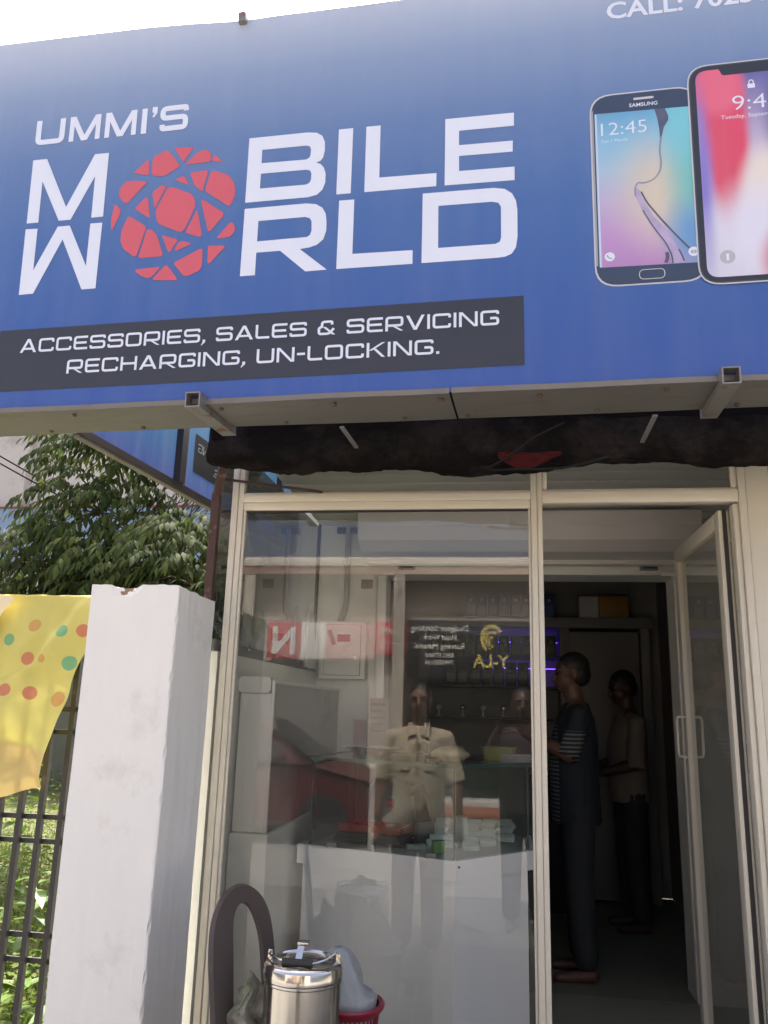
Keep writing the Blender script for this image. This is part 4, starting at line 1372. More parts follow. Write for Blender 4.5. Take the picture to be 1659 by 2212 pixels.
# mossy boundary wall behind the weeds
o = bx('boundary_wall', mat('mossy_plaster', (0.13, 0.135, 0.105), 0.9, var=0.3, scale=2, dirt=(0.42, 0.42, 0.38), dscale=2.4, damt=0.34), None, -11, -1.5, 9.6, 9.8, -0.17, 1.95)
tag(o, 'mossy grey boundary wall behind the weed plot', 'wall')

# ---------------------------------------------------------------- far building with blue board
FB = thing('far_building', 'pale grey plastered building behind the tree', 'building', (0, 14, -0.17))
m_far = mat('far_plaster', (0.50, 0.47, 0.44), 0.85, var=0.06, scale=.4, dirt=(0.36, 0.34, 0.32), dscale=.35, damt=0.42, edge=0.03)
bx('wall', m_far, FB, -16, -3.2, 0.0, 6.0, 0.0, 5.16)
bx('wall', m_far, FB, -16, -3.2, 0.1, 6.0, 5.17, 8.2)
bx('ledge', mat('red_brown_trim', (0.20, 0.08, 0.06), 0.7), FB, -16, -3.1, -0.12, 0.4, 5.115, 5.165)
bx('down_pipe', m_far, FB, -9.3, -9.2, -0.1, 0.0, 5.2, 8.1)
bx('window', mat('window_dark', (0.05, 0.055, 0.06), 0.2), FB, -4.9, -3.9, -0.03, 0.05, 3.2, 4.6)
bx('window', mat('window_dark', (0.05, 0.055, 0.06), 0.2), FB, -7.4, -6.4, -0.03, 0.05, 1.2, 2.7)
FS = thing('far_sign', 'light blue shop board with white lettering behind the tree leaves', 'sign', (0, 13.82, 0))
m_fblue = grad_mat('far_blue_print', [(3.9, (.20, .29, .42)), (4.5, (.22, .31, .44)), (5.0, (.17, .25, .38))], rough=0.5, spec=0.3)
bx('board', m_fblue, FS, -13.0, -5.35, 0.0, 0.08, 3.93, 4.93)
font_text('New', -9.43, 4.47, 0.075, -0.004, m=m_ink_w, parent=FS)
font_text('CENTURY', -9.43, 4.265, 0.145, -0.004, bold=0.03, width=0.90, m=m_ink_w, parent=FS)
font_text('Distributors', -9.66, 3.97, 0.10, -0.004, bold=0.0, width=0.75, m=m_ink_w, parent=FS)

# overhead wires
for k, (a, b, lab) in enumerate((((-7.2, 9, 4.86), (-4.0, 9, 3.24), 'upper overhead cable of the pair crossing the grey building'), ((-7.2, 9, 4.76), (-4.2, 9, 3.28), 'lower overhead cable of the pair crossing the grey building'), ((-6.6, 9, 5.55), (-4.3, 9, 3.22), 'single steep overhead cable in front of the tree top'))):
    a, b = Vector(a), Vector(b)
    pts = [a.lerp(b, i / 14) + Vector((0, 0, -.04 * sin(pi * i / 14))) for i in range(15)]
    tag(MB().tube(pts, .011, 6).build('overhead_cable', m_cable, None, True), lab, 'cable', 'overhead cables')
# ---------------------------------------------------------------- porch contents
# long white boxed unit on the ledge
WB = thing('white_box_unit', 'long white boxed panel unit standing on the plastered ledge behind the glass', 'cabinet', (-1.018, 3.33, 0.906))
bx('end_panel', m_plast_w, WB, -0.075, 0.06, 0.0, 0.03, 0.0, 0.545, 0.006)
bx('end_panel', m_plast_w, WB, -0.035, 0.062, -0.006, -0.001, 0.02, 0.54, 0.002)
mb = MB()
mb.prism(fillet([(-0.082, 0.546), (0.056, 0.546), (0.056, 0.612), (-0.082, 0.612)], 0.02), 1, -0.008, 0.06)
mb.build('cap', m_plast_w, WB, True)
bx('side_panel', mat('grey_panel', (0.36, 0.35, 0.32), 0.6, var=0.12, dirt=(0.28, 0.28, 0.25), damt=0.4), WB, 0.0605, 0.068, 0.012, 1.36, 0.0, 0.585)
bx('side_panel', m_plast_w, WB, -0.075, -0.068, 0.031, 1.36, 0.0, 0.585)
bx('edge_trim', m_plast_w, WB, 0.0605, 0.072, -0.004, 0.0115, 0.0, 0.60, 0.002)
bx('top_edge', m_plast_w, WB, -0.07, 0.074, 0.061, 1.37, 0.586, 0.60, 0.003)

# meter box
MX = thing('meter_box', 'white metal electric meter box with red sticker on the porch wall', 'meter box', (-0.925, 4.72, 1.725))
bx('case', m_plast_w, MX, -0.135, 0.135, -0.105, -0.001, -0.165, 0.165, 0.004)
d = bx('door', m_plast_w, MX, -0.105, 0.105, -0.113, -0.1055, -0.142, 0.142, 0.002)
MB().tube([(0.078, -0.1135, -0.045), (0.078, -0.122, -0.045)], 0.011, 14).build('lock', m_steel, d, True)
MB().box(-0.107, 0.107, -0.1062, -0.1052, -0.144, 0.144).build('door_gap', m_rub, d)
bx('sticker', mat('red_sticker', (0.36, 0.03, 0.035), 0.5), d, -0.03, 0.045, -0.1142, -0.1132, 0.045, 0.088)
tg = MB().box(-0.012, 0.012, -0.1142, -0.1132, -0.045, 0.045).xf(Matrix.Translation((-0.062, 0, 0.07)) @ Matrix.Rotation(radians(-20), 4, 'Y'))
tg.build('sticker', mat('grey_sticker', (0.28, 0.26, 0.22), 0.6), d)
CD = MB().tube([(-0.93, 4.695, 2.468), (-0.928, 4.70, 2.10), (-0.926, 4.70, 2.02), (-0.935, 4.70, 1.96), (-0.955, 4.70, 1.905), (-0.96, 4.69, 1.89)], 0.017, 12).build('conduit_pipe', mat('conduit_grey', (0.42, 0.40, 0.35), 0.6, var=0.15), None, True)
tag(CD, 'grey conduit pipe running up the porch wall above the meter box', 'pipe')
CR = MB().box(-0.06, 0.06, -0.03, 0.0, 0.0, 0.035).xf(Matrix.Translation((-0.94, 4.715, 2.43))).build('ceiling_rose', m_dkst)
tag(CR, 'small dark junction box under the porch ceiling', 'junction box')
NP = bx('wall_plate', mat('old_plate', (0.33, 0.28, 0.22), 0.7, var=0.3, scale=30), None, -0.845, -0.775, 4.712, 4.7185, 2.095, 2.15, 0.002)
tag(NP, 'small weathered plate fixed on the porch wall above the meter box', 'plate')
m_npaper = mat('pinkish_paper', (.34, .27, .26), .8)
PN = thing('notice_paper', 'white notice paper taped to the shutter guide behind the glass', 'notice', (-0.70, 4.652, 1.20))
bx('sheet', m_npaper, PN, -0.06, 0.05, -0.004, -0.002, 0.0, 0.26)
for i in range(5):
    bx('text_line', mat('faded_ink', (0.16, 0.13, 0.13), 0.8), PN, -0.05, 0.035 - 0.02 * (i % 2), -0.006, -0.0045, 0.22 - i * 0.036, 0.232 - i * 0.036)
PB = thing('pink_poster', 'narrow pale pink poster leaning beside the shutter guide', 'poster', (-0.80, 4.60, 1.0))
bx('sheet', mat('pink_card', (0.42, 0.27, 0.27), 0.7), PB, -0.04, 0.03, 0.0, 0.006, 0.0, 0.34)
bx('white_edge', m_paper, PB, -0.046, -0.0405, -0.002, 0.007, 0.0, 0.36)
# plastic bag hanging at the side window
def bag(a, b):
    t = 2 * pi * a
    z = 1.95 - 0.34 * b
    r = (0.022 + 0.070 * b ** 0.7 + 0.012 * sin(b * 3)) * (1 + 0.12 * sin(5 * t + b * 3))
    return (-1.075 + 0.30 * r * cos(t), 4.42 + r * sin(t) + 0.04 * b, z)
mb = MB()
rough_grid(mb, bag, 36, 14)
o = mb.build('hanging_bag', mat('milky_plastic', (0.75, 0.78, 0.78), 0.35, transl=0.4), None, True)
tag(o, 'limp white plastic bag hanging against the tinted side window', 'bag')

# counter with glass case
CT = thing('shop_counter', 'white angled shop counter with a glass display case on top', 'counter')
pa = [(-0.898, 3.665), (-0.197, 3.444), (0.118, 3.812), (0.118, 4.25), (-0.80, 4.30)]
def inset(p, d):
    c = Vector((sum(q[0] for q in p) / len(p), sum(q[1] for q in p) / len(p)))
    return [tuple(Vector(q) + (c - Vector(q)).normalized() * d) for q in p]
m_ctr = mat('counter_laminate', (0.78, 0.79, 0.80), 0.3, var=0.03, scale=3, dirt=(0.68, 0.69, 0.69), dscale=2, damt=0.34)
MB().prism(inset(pa, 0.028), 2, 0.0, 0.7445).build('base', m_ctr, CT)
MB().prism(pa, 2, 0.745, 0.822).build('fascia', m_ctr, CT)
g_case = glass('case_glass', (0.80, 0.88, 0.84), 1.35)
g_edge = mat('glass_edge_green', (0.03, 0.075, 0.06), 0.2, var=0.2)
pc = [(-0.845, 3.668), (-0.205, 3.468), (0.095, 3.818), (0.095, 4.22), (-0.76, 4.27)]
for i in range(5):
    a, b = pc[i], pc[(i + 1) % 5]
    if i == 3:
        continue
    MB().add([(a[0], a[1], 0.8225), (b[0], b[1], 0.8225), (b[0], b[1], 1.176), (a[0], a[1], 1.176)], [(0, 1, 2, 3)]).build('case_pane', g_case, CT)
MB().add([(pc[3][0], pc[3][1], 0.8225), (pc[4][0], pc[4][1], 0.8225), (pc[4][0], pc[4][1], 1.176), (pc[3][0], pc[3][1], 1.176)], [(0, 1, 2, 3)]).build('back_board', mat('case_back', (0.12, 0.15, 0.13), 0.5), CT)
for p in pc:
    MB().tube([(p[0], p[1], 0.823), (p[0], p[1], 1.176)], 0.0055, 6).build('glass_edge', g_edge, CT)
pt = inset(pc, -0.03)
tp = MB().prism(pt, 2, 1.1765, 1.185).build('case_top', g_case, CT)
mb = MB()
for i in range(5):
    a, b = Vector(pt[i] + (1.181,)), Vector(pt[(i + 1) % 5] + (1.181,))
    mb.bar(a, b, 0.008, 0.016)
mb.build('glass_edge', g_edge, tp)
for x, y in ((-0.74, 3.626), (-0.30, 3.488)):
    bx('clip', m_galv, CT, x - 0.022, x + 0.022, y - 0.006, y + 0.006, 0.818, 0.84, 0.002)
bx('screw_cap', m_rub, CT, -0.19, -0.182, 3.452, 3.458, 0.795, 0.803)

# things on the counter top
zc = 1.1855
def dish(name, lab, cat, x, y, prof, m, z=zc, seg=36):
    o = MB().lathe(prof, (0, 0, 0), seg).build(name, m, None, True)
    o.location = (x, y, z)
    return tag(o, lab, cat)
dish('steel_plate', 'wide shallow steel plate on the left end of the glass case', 'plate', -0.60, 3.80, [(0.0, 0.0), (0.075, 0.0), (0.105, 0.035), (0.135, 0.042), (0.136, 0.045), (0.104, 0.040), (0.074, 0.006), (0.0, 0.005)], m_steel)
dish('plastic_tub', 'pale yellow green plastic tub on the right of the glass case top', 'tub', -0.03, 4.0, [(0.0, 0.0), (0.07, 0.0), (0.082, 0.05), (0.086, 0.053), (0.086, 0.056), (0.080, 0.055), (0.068, 0.006), (0.0, 0.006)], mat('tub_green', (0.35, 0.36, 0.12), 0.4, transl=0.3))
o = MB().ell((0, 0, 0.032), (0.085, 0.07, 0.034), 20, 12)
for i, p in enumerate(o.v):
    q = Vector(p)
    o.v[i] = tuple(q + Vector((1, 1, .6)) * 0.012 * noise.noise(q * 28))
o = o.build('food_packet', mat('clear_wrap', (0.55, 0.46, 0.30), 0.15, var=0.4, scale=18, transl=0.3, spec=0.8), None, True)
o.location = (-0.24, 3.75, zc - 0.002)
tag(o, 'crumpled clear wrapped food packet on the middle of the glass case', 'packet')
PS = thing('paper_stack', 'loose stack of white papers on the right end of the glass case', 'papers', (0.055, 3.93, zc))
rnd = random.Random(3)
for i in range(6):
    mb = MB().box(-0.075, 0.075, -0.05, 0.05, i * 0.005, i * 0.005 + 0.0015).xf(Matrix.Rotation(rnd.uniform(-.35, .35), 4, 'Z') @ Matrix.Rotation(rnd.uniform(-.02, .05), 4, 'X'))
    mb.build('sheet', m_paper, PS)

# things inside the case
zb = 0.8235
m_tray = mat('orange_red_plastic', (0.45, 0.06, 0.03), 0.4)
T1 = thing('orange_tray', 'orange red plastic tray of small parts in the left of the glass case', 'tray', (-0.58, 3.82, zb + 0.045), radians(-14))
mb = MB()
for (x0, x1, y0, y1, z0, z1) in ((-.15, .15, -.08, .08, 0, .006), (-.15, .15, -.08, -.074, .0065, .03), (-.15, .15, .074, .08, .0065, .03), (-.15, -.144, -.0735, .0735, .0065, .03), (.144, .15, -.0735, .0735, .0065, .03), (-.003, .003, -.0735, .0735, .0065, .03)):
    mb.box(x0, x1, y0, y1, z0, z1)
mb.build('tray_body', m_tray, T1)
for i in range(14):
    x = rnd.choice((-1, 1)) * rnd.uniform(.03, .125)
    y = rnd.uniform(-.055, .055)
    bx('small_part', (m_steel, m_rub, mat('clear_green_part', (.10, .18, .12), .3))[i % 3], T1, x - .014, x + .014, y - .01, y + .01, .007 + .008 * (i % 3), .013 + .008 * (i % 3))
ST = thing('box_stack', 'low stack of flat brown boxes under the orange tray', 'boxes', (-0.58, 3.80, zb), radians(-16))
for i in range(4):
    bx('flat_box', mat('brown_card', (0.14, 0.11, 0.09), 0.6), ST, -.17 + .006 * i, -.005, -.08, .07, .0105 * i, .0105 * i + .0095, .001)
    bx('flat_box', mat('dark_card', (0.10, 0.085, 0.075), 0.6), ST, .003, .17 - .008 * i, -.085, .065, .0105 * i, .0105 * i + .0095, .001)
GP = thing('scooter_reflection_form', 'rounded grey appliance added behind the case glass for a scooter reflection', 'mockup', (-0.55, 4.02, zb))  # added object imitating the grey and red of a scooter reflected in the pane
MB().loft([(0, 0, 0, .12, .07), (.10, 0, 0, .13, .075), (.20, 0, 0, .115, .07), (.255, .01, 0, .07, .05), (.27, .01, 0, .02, .02)], 20).build('scooter_reflection_casing', mat('scooter_reflection_grey_blue', (0.13, 0.15, 0.16), 0.35), GP, True)
bx('scooter_reflection_red_part', mat('scooter_reflection_red', (0.5, 0.03, 0.05), 0.25), GP, .0, .035, -.082, -.07, .13, .17, .006)
HD = MB().tube([(.10, -.05, .20), (.16, -.06, .225), (.19, -.06, .17), (.21, -.06, .08)], [.02, .024, .02, .008], 10).build('handle', m_rub, GP, True)  # part of the added scooter reflection form
rows = [('green_packet', (0.10, 0.30, 0.06), (-0.28, 3.60), (.05, .035, .05)), ('white_carton', (.5, .52, .5), (-0.38, 3.66), (.08, .035, .022)), ('dark_phone_box', (.04, .045, .05), (-0.36, 3.80), (.08, .05, .10)), ('pale_carton', (.35, .42, .40), (-0.20, 3.78), (.06, .06, .13))]
labs = ['bright green packet at the front corner of the glass case', 'small white carton lying beside the green packet', 'dark upright phone box in the middle of the glass case', 'pale upright carton behind the green packet']
for (nm, c, (x, y), (sx, sy, sz)), lb in zip(rows, labs):
    o = bx(nm, mat(nm, c, .45, var=.15, scale=25), None, -sx / 2, sx / 2, -sy / 2, sy / 2, 0, sz, .002)
    o.location = (x, y, zb)
    o.rotation_euler = (0, 0, rnd.uniform(-.5, .5))
    tag(o, lb, 'box')
ph = bx('phone_in_sleeve', mat('sleeve_plastic', (.66, .80, .74), .2, var=.35, scale=30), None, -.036, .036, -.02, .02, 0, .022, .004)
tag(ph, 'small phone in a clear sleeve laid out in the glass case', 'phone', 'phones laid out in the glass case')
k = 0
for i in range(5):
    for j in range(6):
        x = -0.30 + i * .074 + rnd.uniform(-.008, .008)
        y = 3.66 + j * .075 + rnd.uniform(-.01, .01)
        if x > -0.205 + (y - 3.468) * .857 - .05:
            continue
        o = ph if k == 0 else ph.copy()
        if k:
            COL.objects.link(o)
        k += 1
        o.location = (x, y + .04, zb + .001)
        o.rotation_euler = (rnd.uniform(.25, .7), 0, rnd.uniform(-.6, .6))
        o.location.z += .012 + .012 * j * (.6 + .4 * rnd.random())

# ---------------------------------------------------------------- chair, urn, basket, newspaper
m_chair = mat('brown_plastic', (0.085, 0.066, 0.062), 0.45, var=0.15, scale=8, dirt=(.12, .098, .09), dscale=6, damt=.36)
CH = thing('plastic_chair', 'dark brown moulded plastic chair standing before the glass beside the left post', 'chair', (-0.767, 2.575, -0.12), radians(75.3))
outer = [(-0.115, 0.40), (-0.122, 0.52), (-0.130, 0.62), (-0.118, 0.69), (-0.075, 0.735), (-0.012, 0.752), (0.05, 0.735), (0.092, 0.69), (0.112, 0.62), (0.120, 0.50), (0.128, 0.40)]
inner = [(-0.032, 0.40), (-0.028, 0.50), (-0.026, 0.60), (-0.026, 0.665), (-0.020, 0.692), (0.000, 0.706), (0.028, 0.696), (0.052, 0.662), (0.070, 0.605), (0.078, 0.50), (0.085, 0.40)]
def cat(P, t):
    n_ = len(P) - 1
    k_ = min(int(t * n_), n_ - 1)
    f_ = t * n_ - k_
    p0, p1, p2, p3 = (Vector(P[max(k_ - 1, 0)]), Vector(P[k_]), Vector(P[k_ + 1]), Vector(P[min(k_ + 2, n_)]))
    return 0.5 * ((2 * p1) + (p2 - p0) * f_ + (2 * p0 - 5 * p1 + 4 * p2 - p3) * f_ * f_ + (3 * p1 - p0 - 3 * p2 + p3) * f_ ** 3)
def cback(sgn):
    def f(a, b):
        o_, i_ = cat(outer, a), cat(inner, a)
        p = o_.lerp(i_, b)
        dish = 0.018 * (2 * b - 1) ** 2
        edge = (1 - min(1, min(b, 1 - b) / 0.05)) ** 2
        y = sgn * 0.005 * (1 - edge) + 0.006 * edge + 0.12 * (p.y - .4) - 0.8 * p.x * p.x * 1.42
        return (p.x * 1.45, y, 0.55 + (p.y - 0.40) * 1.245)
    return f
mb = MB()
rough_grid(mb, cback(-1), 60, 12)
rough_grid(mb, cback(1), 60, 12)
mb.build('backrest', m_chair, CH, True)
mb = MB()
for x0_, x1_, in ((-.167, -.03), (.104, .186)):
    rough_grid(mb, lambda a, b: ((x0_ + (x1_ - x0_) * a), -.06 * (1 - b) - .004 - 2.2 * (x0_ + (x1_ - x0_) * a) ** 2 * .5, .44 + .115 * b), 8, 4)
mb.build('back_support', m_chair, CH, True)
MB().bbox(-0.20, 0.20, -0.46, -0.02, 0.53, 0.556, .010).build('seat', m_chair, CH, True)
for x, y in ((-.175, -.05), (.175, -.05), (-.175, -.43), (.175, -.43)):
    MB().bar((x * 1.1, y + (.02 if y > -.2 else -.02), 0.0), (x, y, 0.531), .045, .03).build('leg', m_chair, CH)

STL = thing('low_stool', 'low wooden stool carrying the red basket', 'stool', (-0.475, 2.70, -0.12))
m_wood = mat('rough_wood', (0.20, 0.12, 0.07), .7, var=.3, stretch=(1, 8, 8))
bx('top', m_wood, STL, -.10, .13, -.12, .12, .43, .46, .004)
for x, y in ((-.08, -.10), (.11, -.10), (-.08, .10), (.11, .10)):
    bx('leg', m_wood, STL, x - .015, x + .015, y - .015, y + .015, 0.0, .4295)

UR_ = thing('steel_urn', 'shiny stainless steel milk urn with lid and carrying handle', 'urn', (-0.578, 2.505, 0.4365))
MB().lathe([(0.0, 0), (.122, 0), (.128, .006), (.128, .205), (.131, .208), (.131, .213), (.128, .216)], (0, 0, 0), 64).build('body', m_steel, UR_, True)
UR_.scale = (0.86, 0.86, 1.0)
LD = MB().lathe([(.132, .2165), (.133, .232), (.131, .236), (.1315, .246), (.126, .255), (.112, .260), (.106, .2605), (.104, .256), (.08, .255), (.065, .262), (.03, .264), (0, .265)], (0, 0, 0), 64).build('lid', m_steel, UR_, True)
MB().bar((-.012, -.03, .262), (-.008, -.012, .298), .004, .022, (1, 0, 0)).build('lid_knob', m_steel, LD)
MB().bbox(-.022, .014, -.016, .022, .296, .305, .002).build('lid_knob', m_steel, LD, True)
MB().tube([(-.118, -.01, .27), (-.10, -.045, .272), (-.045, -.085, .268), (.045, -.085, .268), (.085, -.06, .275), (.112, -.01, .285)], .0035, 8).build('bail', m_steel, UR_, True)
MB().tube([(-.052, -.086, .268), (.048, -.086, .268)], .011, 12).build('grip', m_rub, UR_, True)
for sx in (-1, 1):
    MB().bar((sx * .118, 0, .255), (sx * .116, 0, .278), .005, .014).build('ear', m_steel, UR_)

BK = thing('red_basket', 'red plastic basket with slotted sides beside the steel urn', 'basket', (-0.475, 2.70, 0.3405))
m_bk = mat('crimson_plastic', (0.20, 0.018, 0.032), .35, var=.1)
nseg = 40
mb = MB()
def rb(z): return .072 + .022 * z / .19
mb.lathe([(0.0, .002), (rb(0), 0), (rb(.03), .03), (rb(.03) - .003, .03), (rb(.005) - .003, .006), (0, .006)], (0, 0, 0), nseg)
for i in range(nseg):
    a0 = 2 * pi * (i + .2) / nseg
    a1 = 2 * pi * (i + .55) / nseg
    vs = []
    for z in (.03, .165):
        for a in (a0, a1):
            vs.append((rb(z) * cos(a), rb(z) * sin(a), z))
    for z in (.03, .165):
        for a in (a0, a1):
            vs.append(((rb(z) - .003) * cos(a), (rb(z) - .003) * sin(a), z))
    mb.add(vs, [(0, 1, 3, 2), (4, 6, 7, 5), (0, 2, 6, 4), (1, 5, 7, 3)])
for z in (.07, .11):
    mb.lathe([(rb(z) + .0005, z), (rb(z) + .0005, z + .012), (rb(z) - .0035, z + .012), (rb(z) - .0035, z), (rb(z) + .0005, z)], (0, 0, 0), nseg)
mb.build('body', m_bk, BK, True)
MB().lathe([(rb(.165), .165), (rb(.19) + .012, .182), (rb(.19) + .014, .190), (rb(.19) + .008, .197), (rb(.19) - .004, .192), (rb(.165) - .004, .165), (rb(.165), .165)], (0, 0, 0), nseg).build('rim', m_bk, BK, True)
mb = MB()
def bag2(a, b):
    t = 2 * pi * a
    z = .03 + .305 * b
    r = .112 * (1 - b) ** .5 * (1 + .10 * sin(4 * t + 5 * b) + .06 * sin(9 * t)) + .012
    if z < .21:
        r = min(r, rb(z) - .012)
    q = Vector((r * cos(t), r * sin(t), z))
    if z < .215:
        return tuple(q)
    return tuple(q + Vector((-.045 * b, 0, 0)) + Vector((1, 1, .4)) * .016 * noise.noise(q * 14))
rough_grid(mb, bag2, 60, 24)
o = mb.build('plastic_bag', mat('white_bag_film', (.50, .53, .54), .3, transl=.5, var=.12, scale=25), None, True)
o.location = (-0.475, 2.70, 0.346)
tag(o, 'crumpled white plastic bag stuffed in the red basket', 'bag')
mb = MB()
def news(a, b):
    x = (a - .5) * .11 + .015 * sin(b * 9)
    z = b * .22 * (1 - .5 * abs(a - .35))
    y = .03 * sin(a * 8 + b * 4) + .02 * noise.noise(Vector((a * 7, b * 7, 1)))
    return (x, y, z)
rough_grid(mb, news, 24, 24)
m_news = mat('newsprint', (.30, .29, .25), .8, var=.6, scale=45, dirt=(.09, .15, .05), dscale=12, damt=.44)
o = mb.build('crumpled_newspaper', m_news, None, True)
o.location = (-0.722, 2.50, 0.4365)
o.rotation_euler = (0, 0, .5)
tag(o, 'crumpled printed newspaper between the chair and the urn', 'newspaper')
# ---------------------------------------------------------------- shop interior
m_shelf = mat('shelf_laminate', (0.24, 0.245, 0.23), .5, var=.08)
SH = thing('wall_shelf', 'pale back wall shelving with a top ledge in the shop', 'shelf', (0, 7.0, 0))
bx('top_ledge', m_shelf, SH, -0.40, 1.20, -.12, .195, 2.10, 2.185, .003)
for x in (-0.72, 0.45, 1.10):
    bx('upright', m_shelf, SH, x, x + .07, -.10, .19, 0.01, 2.099, .002)
for z in (1.60, 1.845, 1.34):
    bx('shelf_board', mat('dark_shelf', (.10, .10, .10), .5), SH, -.649, .449, -.08, .19, z, z + .018)
cdn = bx('cabinet_door', m_shelf, SH, 0.535, 1.085, -.09, -.07, .02, 2.07, .004)
bx('cabinet_side', m_shelf, SH, .521, .534, -.07, .19, .02, 2.098)
m_led = mat('violet_led', (.1, .05, .5), .5, emit=(.12, .04, 1.0), estr=1.6)
for z in (1.985, 1.765):
    bx('led_strip', m_led, SH, -.15, .44, .065, .075, z, z + .006)
def boxrow(name, cols, lab, grp, x0, x1, nbx, y, z, h, dpt, cat='box', jit=0.0):
    base = None
    wdt = (x1 - x0) / nbx
    ords = ['first', 'second', 'third', 'fourth', 'fifth', 'sixth', 'seventh', 'eighth', 'ninth', 'tenth', 'eleventh', 'twelfth']
    for i in range(nbx):
        if base is None:
            o = base = thing(name, lab, cat, group=grp)
            bx('carton', mat(name + '_card', cols[0], .45, var=.2, scale=9), o, -wdt * .45, wdt * .45, 0, dpt, 0, h, .002)
            bx('front_label', mat(name + '_label', cols[1], .45, var=.2, scale=12), o, -wdt * .32, wdt * .32, -.0025, -.0005, h * .12, h * .5)
            MB().ell((0, -.003, h * .72), (wdt * .16, .002, wdt * .16), 10, 6).build('front_mark', mat(name + '_mark', cols[2], .4), o, True)
        else:
            o = copy_tree(base)
        o['label'] = lab + ', ' + ords[i] + ' from the left'
        o.location = (x0 + wdt * (i + .5), y, z)
        o.rotation_euler = (0, 0, rnd.uniform(-.04, .04))
boxrow('accessory_box', ((.09, .12, .03), (.13, .16, .06), (.20, .22, .08)), 'olive green accessory box on the upper product shelf', 'boxes on the upper product shelf', -.63, .43, 11, 6.95, 1.864, .17, .1)
boxrow('product_box', ((.06, .08, .035), (.12, .12, .10), (.02, .02, .02)), 'dark green product box on the lower product shelf', 'boxes on the lower product shelf', -.50, .20, 7, 6.95, 1.619, .19, .1)
boxrow('blue_carton', ((.035, .06, .20), (.06, .10, .28), (.3, .32, .4)), 'blue phone carton in the row on top of the ledge', 'blue cartons on the ledge', -.33, .42, 8, 6.93, 2.1855, .20, .12)
o = bx('white_pouch', m_paper, None, .62, .78, 6.93, 6.98, 2.1855, 2.37, .01)
tag(o, 'white printed pouch standing on the ledge beside the yellow carton', 'pouch')
o = bx('yellow_carton', mat('yellow_card', (.36, .20, .035), .5), None, .785, 1.02, 6.93, 7.03, 2.1855, 2.37, .003)
tag(o, 'yellow orange carton on the ledge at the right', 'box')
for i, x in enumerate((-.55, -.35, -.18, -.02, .12, .30)):
    GH = thing('gadget', 'small gadget on a stand on the lowest product shelf, ' + ['first', 'second', 'third', 'fourth', 'fifth', 'sixth'][i] + ' from the left', 'gadget', (x, 6.97, 1.3585), rnd.uniform(-.4, .4), 'gadgets on the lowest shelf')
    MB().lathe([(0, 0), (.022, 0), (.022, .006), (.006, .012), (.005, .06), (0, .06)], (0, 0, 0), 14).build('stand', m_paper, GH, True)
    MB().ell((0, 0, .075), (.022, .012, .022), 12, 8).build('head', m_steel if i % 2 else m_paper, GH, True)
# left wall rack with hanging packets
RK = thing('wall_rack', 'dark slotted rack of hanging packets on the left shop wall', 'rack', (-1.018, 5.2, 1.1))
bx('panel', mat('rack_panel', (.08, .07, .07), .5), RK, .002, .02, 0, 1.6, 0, 1.25)
for j in range(3):
    for i in range(6):
        bx('packet', (m_paper, mat('packet_blue', (.08, .08, .25), .4), mat('packet_dark', (.05, .05, .05), .4))[(i + j) % 3], RK, .03, .055, .1 + i * .24, .24 + i * .24, .95 - j * .38, 1.17 - j * .38, .002)
# dark desk under the shelves
DK = thing('back_desk', 'dark low cabinet under the product shelves', 'cabinet', (-.1, 6.6, 0.002))
bx('body', mat('dark_laminate', (.03, .03, .032), .4), DK, -.8, .52, -.12, .275, 0, .95, .004)
bx('top', m_shelf, DK, -.82, .54, -.14, .275, .951, .975, .003)
# ---------------------------------------------------------------- people
m_skin = mat('skin_brown', (0.11, 0.055, 0.035), .5, var=.12, scale=14)
m_skind = mat('skin_dark', (0.07, 0.034, 0.022), .5, var=.12, scale=14)
m_hair = mat('black_hair', (0.012, 0.010, 0.010), .55, var=.3, scale=60)
m_eye = mat('eye_dark', (.02, .015, .012), .2)


